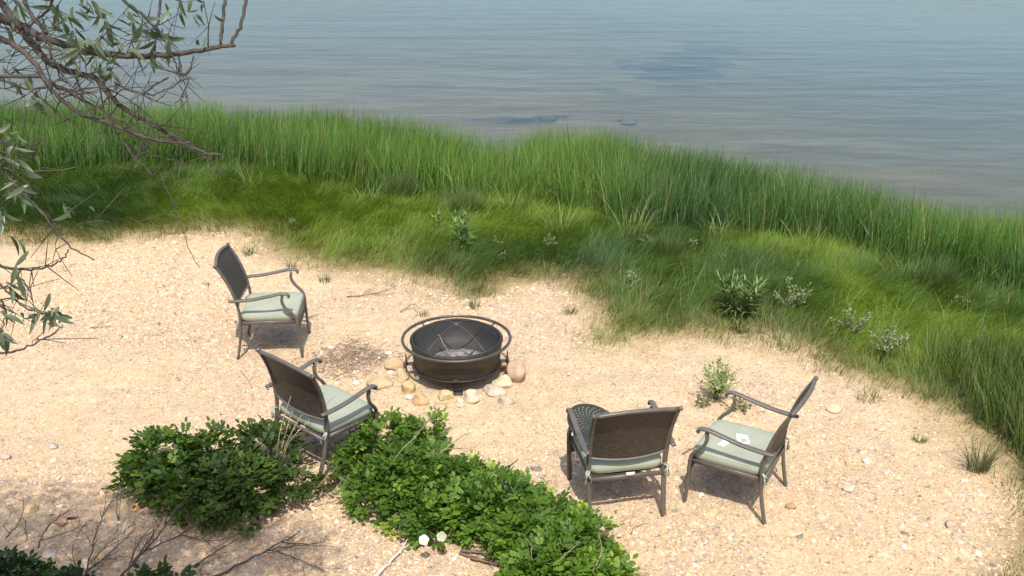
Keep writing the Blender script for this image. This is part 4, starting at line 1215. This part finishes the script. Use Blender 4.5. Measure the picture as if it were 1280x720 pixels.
dead_branch([[(230, 712, .02), (262, 695, .05), (282, 683, .08), (300, 672, .1)], [(255, 700, .04), (250, 712, .02), (252, 722, .02)]], 'short dead fork between the sapling and the curved stick', .006, group=DG, ntw=5)
dead_branch([[(148, 652, .0), (146, 635, .08), (148, 615, .18), (153, 600, .22)], [(149, 650, .0), (150, 630, .1), (152, 612, .18)]], 'pair of bare upright stems at the outer edge of the dark rose bush', .004, group=DG, ntw=1)
mb_o = dead_branch([[(468, 722, .015), (485, 704, .02), (497, 692, .022), (513, 678, .03)], [(500, 690, .02), (505, 682, .03), (511, 672, .04)]], 'bleached white forked driftwood stick before the flowering rose bush', .017, 'drift', 0, name='driftwood_stick', cat='driftwood')
for pts, lb in (([(574, 692, .015), (600, 698, .02), (640, 710, .02)], 'long brown strip of dead wood under the flowering rose bush'), ([(578, 688, .03), (602, 692, .03), (632, 703, .03)], 'upper brown dead stick lying on the long strip'), ([(588, 697, .03), (610, 703, .03), (645, 712, .015)], 'short brown stick across the long strip of dead wood')):
    dead_branch([pts], lb, .012, 'bark', 2, name='brown_stick', cat='stick', group='brown sticks under the rose bush', tw=.08)
TG = 'twigs lying on the sand'
dead_branch([[(433, 371, .012), (455, 369, .02), (475, 365, .02), (495, 358, .03)], [(452, 369, .02), (462, 362, .03), (470, 356, .04)], [(460, 366, .02), (480, 368, .015), (492, 366, .01)]], 'reddish dead branch lying at the edge of the hay', .006, 'bark', 3, name='fallen_twig', cat='twig', group=TG, tw=.07)
dead_branch([[(500, 390, .01), (510, 384, .03), (517, 380, .04), (524, 386, .02)], [(513, 383, .03), (512, 378, .05)], [(515, 384, .03), (522, 392, .02), (514, 399, .01)]], 'small forked twig on the sand behind the fire pit', .005, 'bark', 2, name='fallen_twig', cat='twig', group=TG, tw=.05)
dead_branch([[(788, 668, .01), (793, 660, .02), (803, 655, .02), (812, 653, .01)]], 'thin curved twig on gravel behind the chair with the disc', .003, 'twig', 0, name='fallen_twig', cat='twig', group=TG)
dead_branch([[(716, 570, .005), (722, 566, .015), (737, 560, .01)]], 'short straight twig beside the rear leg of the chair with the disc', .003, 'twig', 0, name='fallen_twig', cat='twig', group=TG)
dead_branch([[(113, 409, .01), (124, 409, .02), (140, 407, .015)], [(122, 409, .02), (126, 403, .02)]], 'dry sprig lying on smooth sand far behind the side-on chair', .004, 'twig', 3, name='fallen_twig', cat='twig', group=TG, tw=.05)
dead_branch([[(434, 432, .02), (448, 424, .03), (466, 420, .02)]], 'bent twig sticking out of the litter heap', .004, 'bark', 1, name='fallen_twig', cat='twig', group=TG)
dead_branch([[(465, 440, .03), (478, 447, .02), (486, 444, .02)]], 'stubby twig beside the white shells', .005, 'bark', 1, name='fallen_twig', cat='twig', group=TG)
dead_branch([[(300, 462, .01), (312, 478, .02), (318, 500, .01)]], 'thin curved dry stalk behind the back of the chair with its back turned', .003, 'cane', 0, name='fallen_twig', cat='twig', group=TG)
dead_branch([[(384, 398, .01), (392, 395, .025), (398, 393, .012)]], 'dark curled seaweed stalk beside the front leg of the side-on chair', .006, 'char', 1, name='fallen_twig', cat='twig', group=TG, tw=.05)
dead_branch([[(853, 567, .01), (862, 562, .02), (872, 560, .01)]], 'dark stub of wood between the two right chairs', .007, 'bark', 1, name='fallen_twig', cat='twig', group=TG, tw=.05)

# heap of dry litter between the chairs and the fire pit
n = 1000
cx, cy = RNG.normal(0, 1, n), RNG.normal(0, 1, n)
P = []
for k in range(n):
    p = GG(437 + cx[k] * 27 - cy[k] * 6, 449 + cy[k] * 11); P.append(p + (0, 0, .006 + .025 * RNG.random() * math.exp(-(cx[k] ** 2 + cy[k] ** 2) / 2)))
mb = MB(); pal = np.array([[.30, .20, .15], [.38, .26, .19], [.44, .33, .24], [.20, .15, .12], [.50, .40, .30], [.3, .28, .18]])
for p in P:
    q = RNG.uniform(0, 6.28); L_ = RNG.uniform(.02, .09); d = np.array([math.cos(q), math.sin(q), RNG.normal(0, .2)]) * L_ / 2
    tube(mb, np.array([p - d, p + d]), RNG.uniform(.0012, .0035), RNG.uniform(.001, .002), 3, col=pal[RNG.integers(6)] * RNG.uniform(.7, 1.2))
mb.build('twig_litter', M['debris'], kind='stuff', label='heap of dry brown twig litter on the sand by the stone ring', cat='litter')
# dry wrack scattered thinly over the sand
n = 900; mb = MB()
px_ = RNG.uniform(-4.5, 3.2, n); py_ = RNG.uniform(5.5, 10.8, n)
ok = (d_grass(px_, py_) < 0.1) & (fbm(px_, py_, 1.2, 77) > .46); px_, py_ = px_[ok], py_[ok]; zz = zg(px_, py_)
for x_, y_, z_ in zip(px_, py_, zz):
    q = RNG.uniform(0, 6.28); L_ = RNG.uniform(.012, .06); d = np.array([math.cos(q), math.sin(q), 0]) * L_ / 2; p = np.array([x_, y_, z_ + .006])
    tube(mb, np.array([p - d, p + RNG.normal(0, .005, 3) * (1, 1, .3), p + d]), RNG.uniform(.0012, .003), .001, 3, col=pal[RNG.integers(5)] * RNG.uniform(.7, 1.1))
mb.build('dry_wrack', M['debris'], kind='stuff', label='scattered bits of dry stalk on the sand', cat='litter')

# ------------------------------------------------------------------ the tree on the bank
tb = np.array([-2.75, 1.9, zg1(-2.75, 1.9) - .1])
tree = obj('silverleaf_tree', None, None, None, 'silvery narrow-leaved tree with drooping twiggy branches over the beach', 'tree', loc=tb)
mb = MB()
trunk = catmull([tb, tb + (.05, .05, .8), tb + (-.03, .12, 1.7), tb + (.12, .2, 2.6), tb + (.3, .3, 3.5)], 6)
sweep(mb, trunk - tb, circ(1, 10), scale=np.linspace(.13, .05, len(trunk)))
mb.build('trunk', M['treebark'], tree, smooth=True)
def AP(pts, n=5): return catmull([AT(*p) for p in pts], n)
tips = []
def branch(P, r0, r1, ntw=6, tl=.16, name='branch', mat='treebark'):
    mb = MB(); P = np.asarray(P).copy()
    P[1:-1] += RNG.normal(0, .0014, (len(P) - 2, 3)); r0 *= .72
    ntw = int(ntw * 1.1)
    tube(mb, P - tb, r0, r1, 7)
    for _ in range(ntw):
        k = int(RNG.uniform(.25, .88) * (len(P) - 2)) + 1
        d = P[k + 1 if k + 1 < len(P) else k] - P[k - 1]; d /= np.linalg.norm(d) + 1e-9
        d = d * .6 + np.clip(RNG.normal(0, .5, 3), -.8, .8); d *= tl * RNG.uniform(.35, 1.25)
        m_ = P[k] + d * .5 + RNG.normal(0, .015, 3); e = P[k] + d + RNG.normal(0, .02, 3)
        tube(mb, catmull([P[k], m_, e], 3) - tb, min(.0024, max(.0014, r0 * .2)), .0007, 4)
        tips.append(e); tips.append(m_)
        for _ in range(2):
            f = RNG.normal(0, .05, 3) + d * .25
            tube(mb, np.array([m_, m_ + f * .6, m_ + f]) - tb, .0014, .0007, 4)
    mb.build(name, M[mat], tree, smooth=True)
T1, T2, T3 = trunk[10], trunk[14], trunk[19]
D0 = 2.9
def limb(start, pts, r0, r1, ntw, tl=.16):
    P = catmull([start] + [AT(*p) for p in pts], 6); branch(P, r0, r1, ntw, tl)
limb(T2, [(-250, -60, 2.6), (-60, -5, 2.8), (0, 22, 2.85), (30, 34, 2.9), (57, 49, 2.9), (130, 67, 2.95), (170, 70, 2.95), (205, 69, 2.95), (250, 64, 2.95), (276, 58, 2.95), (293, 57, 2.95)], .022, .005, 10)
for pts in ([(276, 58, 2.95), (277, 40, 2.94), (280, 10, 2.95), (281, -25, 2.95)], [(288, 57, 2.95), (293, 45, 2.95), (303, 25, 2.96), (309, -15, 2.97)]):
    branch(AP(pts), .007, .005, 0)
limb(T2, [(-260, -90, 2.7), (-50, -40, 2.9), (0, 3, 3.0), (19, 28, 3.0), (47, 62, 3.0), (62, 78, 3.0), (94, 92, 3.0), (119, 97, 3.0), (134, 116, 3.0), (156, 136, 3.02), (175, 147, 3.02), (200, 161, 3.04), (231, 180, 3.05), (250, 189, 3.05), (277, 194, 3.06)], .019, .0035, 16)
limb(T2, [(-230, -10, 2.7), (-40, 35, 2.8), (0, 48, 2.8), (20, 58, 2.8), (40, 75, 2.8), (56, 100, 2.8), (72, 120, 2.82), (103, 144, 2.85), (131, 153, 2.87), (175, 170, 2.9), (212, 178, 2.9), (238, 178, 2.9)], .014, .003, 16)
limb(T1, [(-230, 70, 2.8), (-40, 100, 2.9), (0, 100, 2.9), (31, 111, 2.9), (56, 109, 2.9), (78, 94, 2.9)], .008, .002, 9)
limb(T3, [(-200, -220, 2.6), (-40, -130, 2.8), (20, -30, 2.9), (36, 14, 2.9), (55, 38, 2.9), (62, 55, 2.9), (64, 75, 2.9)], .012, .004, 7)
limb(T3, [(-180, -260, 2.7), (0, -150, 2.9), (70, -45, 3.0), (66, 0, 3.0), (50, 22, 3.0), (36, 33, 3.0)], .01, .003, 5)
limb(T3, [(-180, -280, 2.6), (20, -160, 2.8), (100, -60, 2.9), (160, 5, 2.9), (178, 18, 2.9), (200, 40, 2.9), (215, 52, 2.9)], .010, .003, 9)
limb(T3, [(-160, -300, 2.8), (60, -180, 2.9), (180, -80, 2.95), (200, -10, 3.0), (198, 20, 3.0), (194, 60, 3.0), (193, 75, 3.0)], .009, .003, 6)
limb(T2, [(-200, 90, 2.5), (-30, 95, 2.75), (45, 96, 2.8), (75, 110, 2.85), (110, 128, 2.9), (150, 150, 2.92), (190, 175, 2.95), (225, 180, 2.95)], .009, .002, 14)
branch(AP([(145, 105, 2.95), (160, 112, 2.95), (192, 120, 2.95)]), .004, .0025, 4)
branch(AP([(192, 119, 2.95), (215, 108, 2.95), (236, 97, 2.95), (232, 110, 2.95), (228, 122, 2.95)]), .0035, .0015, 3, .08)
branch(AP([(180, 116, 2.95), (200, 103, 2.95), (211, 97, 2.95)]), .0035, .003, 1, .05)
branch(AP([(190, 76, 2.95), (205, 86, 2.95), (222, 91, 2.95), (236, 92, 2.95), (239, 80, 2.95), (242, 70, 2.95)]), .004, .0025, 3, .08)
branch(AP([(224, 69, 2.95), (225, 80, 2.95), (224, 90, 2.95)]), .004, .0035, 0)
branch(AP([(150, 48, 2.95), (168, 52, 2.95), (188, 50, 2.95)]), .002, .001, 1, .05)
branch(AP([(148, 66, 2.95), (160, 55, 2.95), (175, 50, 2.95)]), .002, .001, 0)
branch(AP([(135, 120, 2.9), (142, 160, 2.9), (168, 195, 2.9), (190, 215, 2.9)]), .003, .001, 4, .1)
branch(AP([(222, 180, 2.95), (220, 200, 2.95), (218, 215, 2.95)]), .0025, .001, 2, .06)
branch(AP([(230, 290, 2.9), (238, 315, 2.9), (250, 335, 2.9)], 4), .0016, .001, 0)
branch(AP([(200, 215, 2.9), (212, 245, 2.9), (230, 292, 2.9)], 4), .0016, .0012, 1, .05)
limb(T1, [(-220, 130, 2.4), (-30, 190, 2.6), (8, 218, 2.6), (50, 264, 2.6), (85, 305, 2.62), (118, 325, 2.62)], .008, .0016, 7)
limb(T1, [(-220, 240, 2.3), (-40, 310, 2.5), (0, 332, 2.5), (25, 336, 2.5), (45, 336, 2.5), (68, 330, 2.5), (80, 322, 2.5), (86, 312, 2.5)], .007, .0015, 3, .07)
limb(T1, [(-220, 250, 2.4), (-40, 335, 2.5), (0, 356, 2.5), (15, 370, 2.5), (32, 385, 2.5), (56, 392, 2.5)], .006, .0018, 4, .07)
limb(T1, [(-220, 330, 2.4), (-40, 435, 2.5), (0, 441, 2.5), (25, 437, 2.5), (50, 426, 2.5), (70, 415, 2.5), (78, 406, 2.5)], .006, .0015, 1, .05)
limb(T1, [(-220, 260, 2.4), (-40, 365, 2.5), (0, 376, 2.5), (6, 385, 2.5), (8, 395, 2.5), (3, 410, 2.5)], .005, .0015, 3, .06)
limb(T1, [(-220, 90, 2.4), (-40, 150, 2.6), (0, 205, 2.6), (30, 213, 2.6), (70, 214, 2.65), (95, 210, 2.65)], .006, .0015, 6, .1)
limb(T1, [(-220, 60, 2.5), (-60, 120, 2.6), (0, 175, 2.65), (30, 185, 2.65), (55, 175, 2.65)], .006, .0015, 8, .1)

# single leaves in view
def leaf_mesh(curl, w):
    V = []; n = 6
    for k in range(n + 1):
        t = k / n; wd = w * math.sin(math.pi * min(1, .06 + t * .94)) ** .8 * (1 - .25 * t)
        z_ = -curl * t * t
        V += [(-wd, t, z_ + wd * .35), (0, t, z_), (wd, t, z_ + wd * .35)]
    Q = []
    for k in range(n):
        a_ = k * 3; Q += [(a_, a_ + 1, a_ + 4, a_ + 3), (a_ + 1, a_ + 2, a_ + 5, a_ + 4)]
    me = mesh_np('leaf', np.array(V), np.array(Q), smooth=True); me.materials.append(M['treeleaf']); return me
LM = [leaf_mesh(.15, .13), leaf_mesh(.35, .15), leaf_mesh(.05, .11), leaf_mesh(.5, .17)]
clusters = [(45, 8, 5, 26, 2.9), (70, 22, 8, 18, 2.9), (92, 18, 10, 18, 2.9), (100, 62, 17, 17, 2.85), (112, 45, 8, 14, 2.85), (130, 20, 9, 12, 2.9), (136, 38, 5, 10, 2.9), (104, 84, 7, 12, 2.85),
            (140, 92, 9, 11, 2.9), (165, 10, 9, 14, 2.9), (178, 30, 5, 10, 2.9), (187, 68, 7, 10, 2.9), (200, 44, 8, 13, 2.9), (214, 54, 7, 9, 2.9), (225, 4, 6, 11, 2.95), (244, 24, 6, 10, 2.95), (252, 4, 4, 8, 2.95),
            (256, 48, 3, 7, 2.95), (60, 5, 8, 20, 2.85), (20, 5, 6, 15, 2.85), (110, 5, 8, 16, 2.9), (85, 48, 10, 16, 2.85), (150, 62, 6, 14, 2.9), (120, 70, 10, 14, 2.85), (35, 130, 6, 16, 2.8), (15, 235, 8, 16, 2.5), (8, 32, 4, 8, 2.85), (30, 100, 9, 22, 2.85), (8, 82, 5, 12, 2.8), (8, 195, 15, 15, 2.55), (22, 228, 12, 16, 2.55), (5, 262, 8, 12, 2.5), (15, 165, 9, 16, 2.6), (42, 180, 5, 12, 2.65),
            (82, 260, 5, 8, 2.6), (113, 256, 1, 2, 2.6), (22, 340, 8, 11, 2.5), (14, 352, 6, 9, 2.5), (42, 388, 9, 11, 2.5), (62, 388, 11, 11, 2.5), (70, 398, 5, 7, 2.5), (4, 420, 7, 6, 2.5), (6, 390, 4, 6, 2.5), (281, 25, 1, 1, 2.95), (10, 300, 4, 10, 2.5), (180, 45, 6, 14, 2.9), (50, 55, 5, 12, 2.9)]
nl = 0
for px, py, n, sp, dp in clusters:
    for _ in range(n):
        p = AT(px + RNG.normal(0, sp * .6), py + RNG.normal(0, sp * .6), dp + RNG.normal(0, .05))
        o = obj('leaf', LM[RNG.integers(4)], None, tree)
        d = Vector((RNG.normal(.15, .6), RNG.normal(0, .6), -.75 + RNG.normal(0, .45))).normalized()
        qt = d.to_track_quat('Y', 'Z')
        o.rotation_mode = 'QUATERNION'
        from mathutils import Quaternion
        o.rotation_quaternion = qt @ Quaternion((0, 1, 0), RNG.uniform(0, 6.28))
        sz = RNG.uniform(.034, .062); o.scale = (sz, sz, sz)
        o.location = Vector(p - tb); nl += 1
print('tree leaves', nl)
# the crown overhead, out of sight, that throws the dappled shade
mb = MB(); cm = MB()
for cx, cy, cz, rx, ry, rz, n in [(-2.75, 2.65, 5.6, .75, .7, .5, 1700), (-1.95, 2.6, 5.7, .65, .62, .45, 1500), (-1.35, 2.45, 5.5, .45, .5, .4, 750), (-3.5, 2.8, 5.4, .7, .7, .5, 1300), (-2.4, 1.6, 6.3, .8, .7, .5, 700), (-3.1, 1.2, 5.7, .8, .8, .6, 600)]:
    u = RNG.normal(0, 1, (n, 3)); u /= np.linalg.norm(u, axis=1)[:, None]
    P = np.array([cx, cy, cz]) + u * (RNG.random(n) ** .45)[:, None] * np.array([rx, ry, rz])
    c = np.array([.10, .135, .07]) * RNG.uniform(.6, 1.4, (n, 1))
    D = RNG.normal(0, .7, (n, 3)); D[:, 2] -= .5
    scatter(mb, (LF_V * np.array([.45, 1, .5]), LF_Q[0], LF_Q[1]), P - tb, D, RNG.uniform(.06, .10, n), c, 1.2)
    e = np.array([cx, cy, cz]); P_ = catmull([trunk[-6], (trunk[-6] + e) / 2 + (0, 0, .15), e], 6); tube(cm, P_ - tb, .035, .012, 6)
    for _ in range(12):
        k = P[RNG.integers(n)]; tube(cm, catmull([P_[-5], (P_[-3] + k) / 2 + RNG.normal(0, .05, 3), k], 4) - tb, .008, .002, 5)
mb.build('crown', M['crown'], tree, kind='stuff'); cm.build('limbs', M['treebark'], tree, smooth=True, kind='stuff')
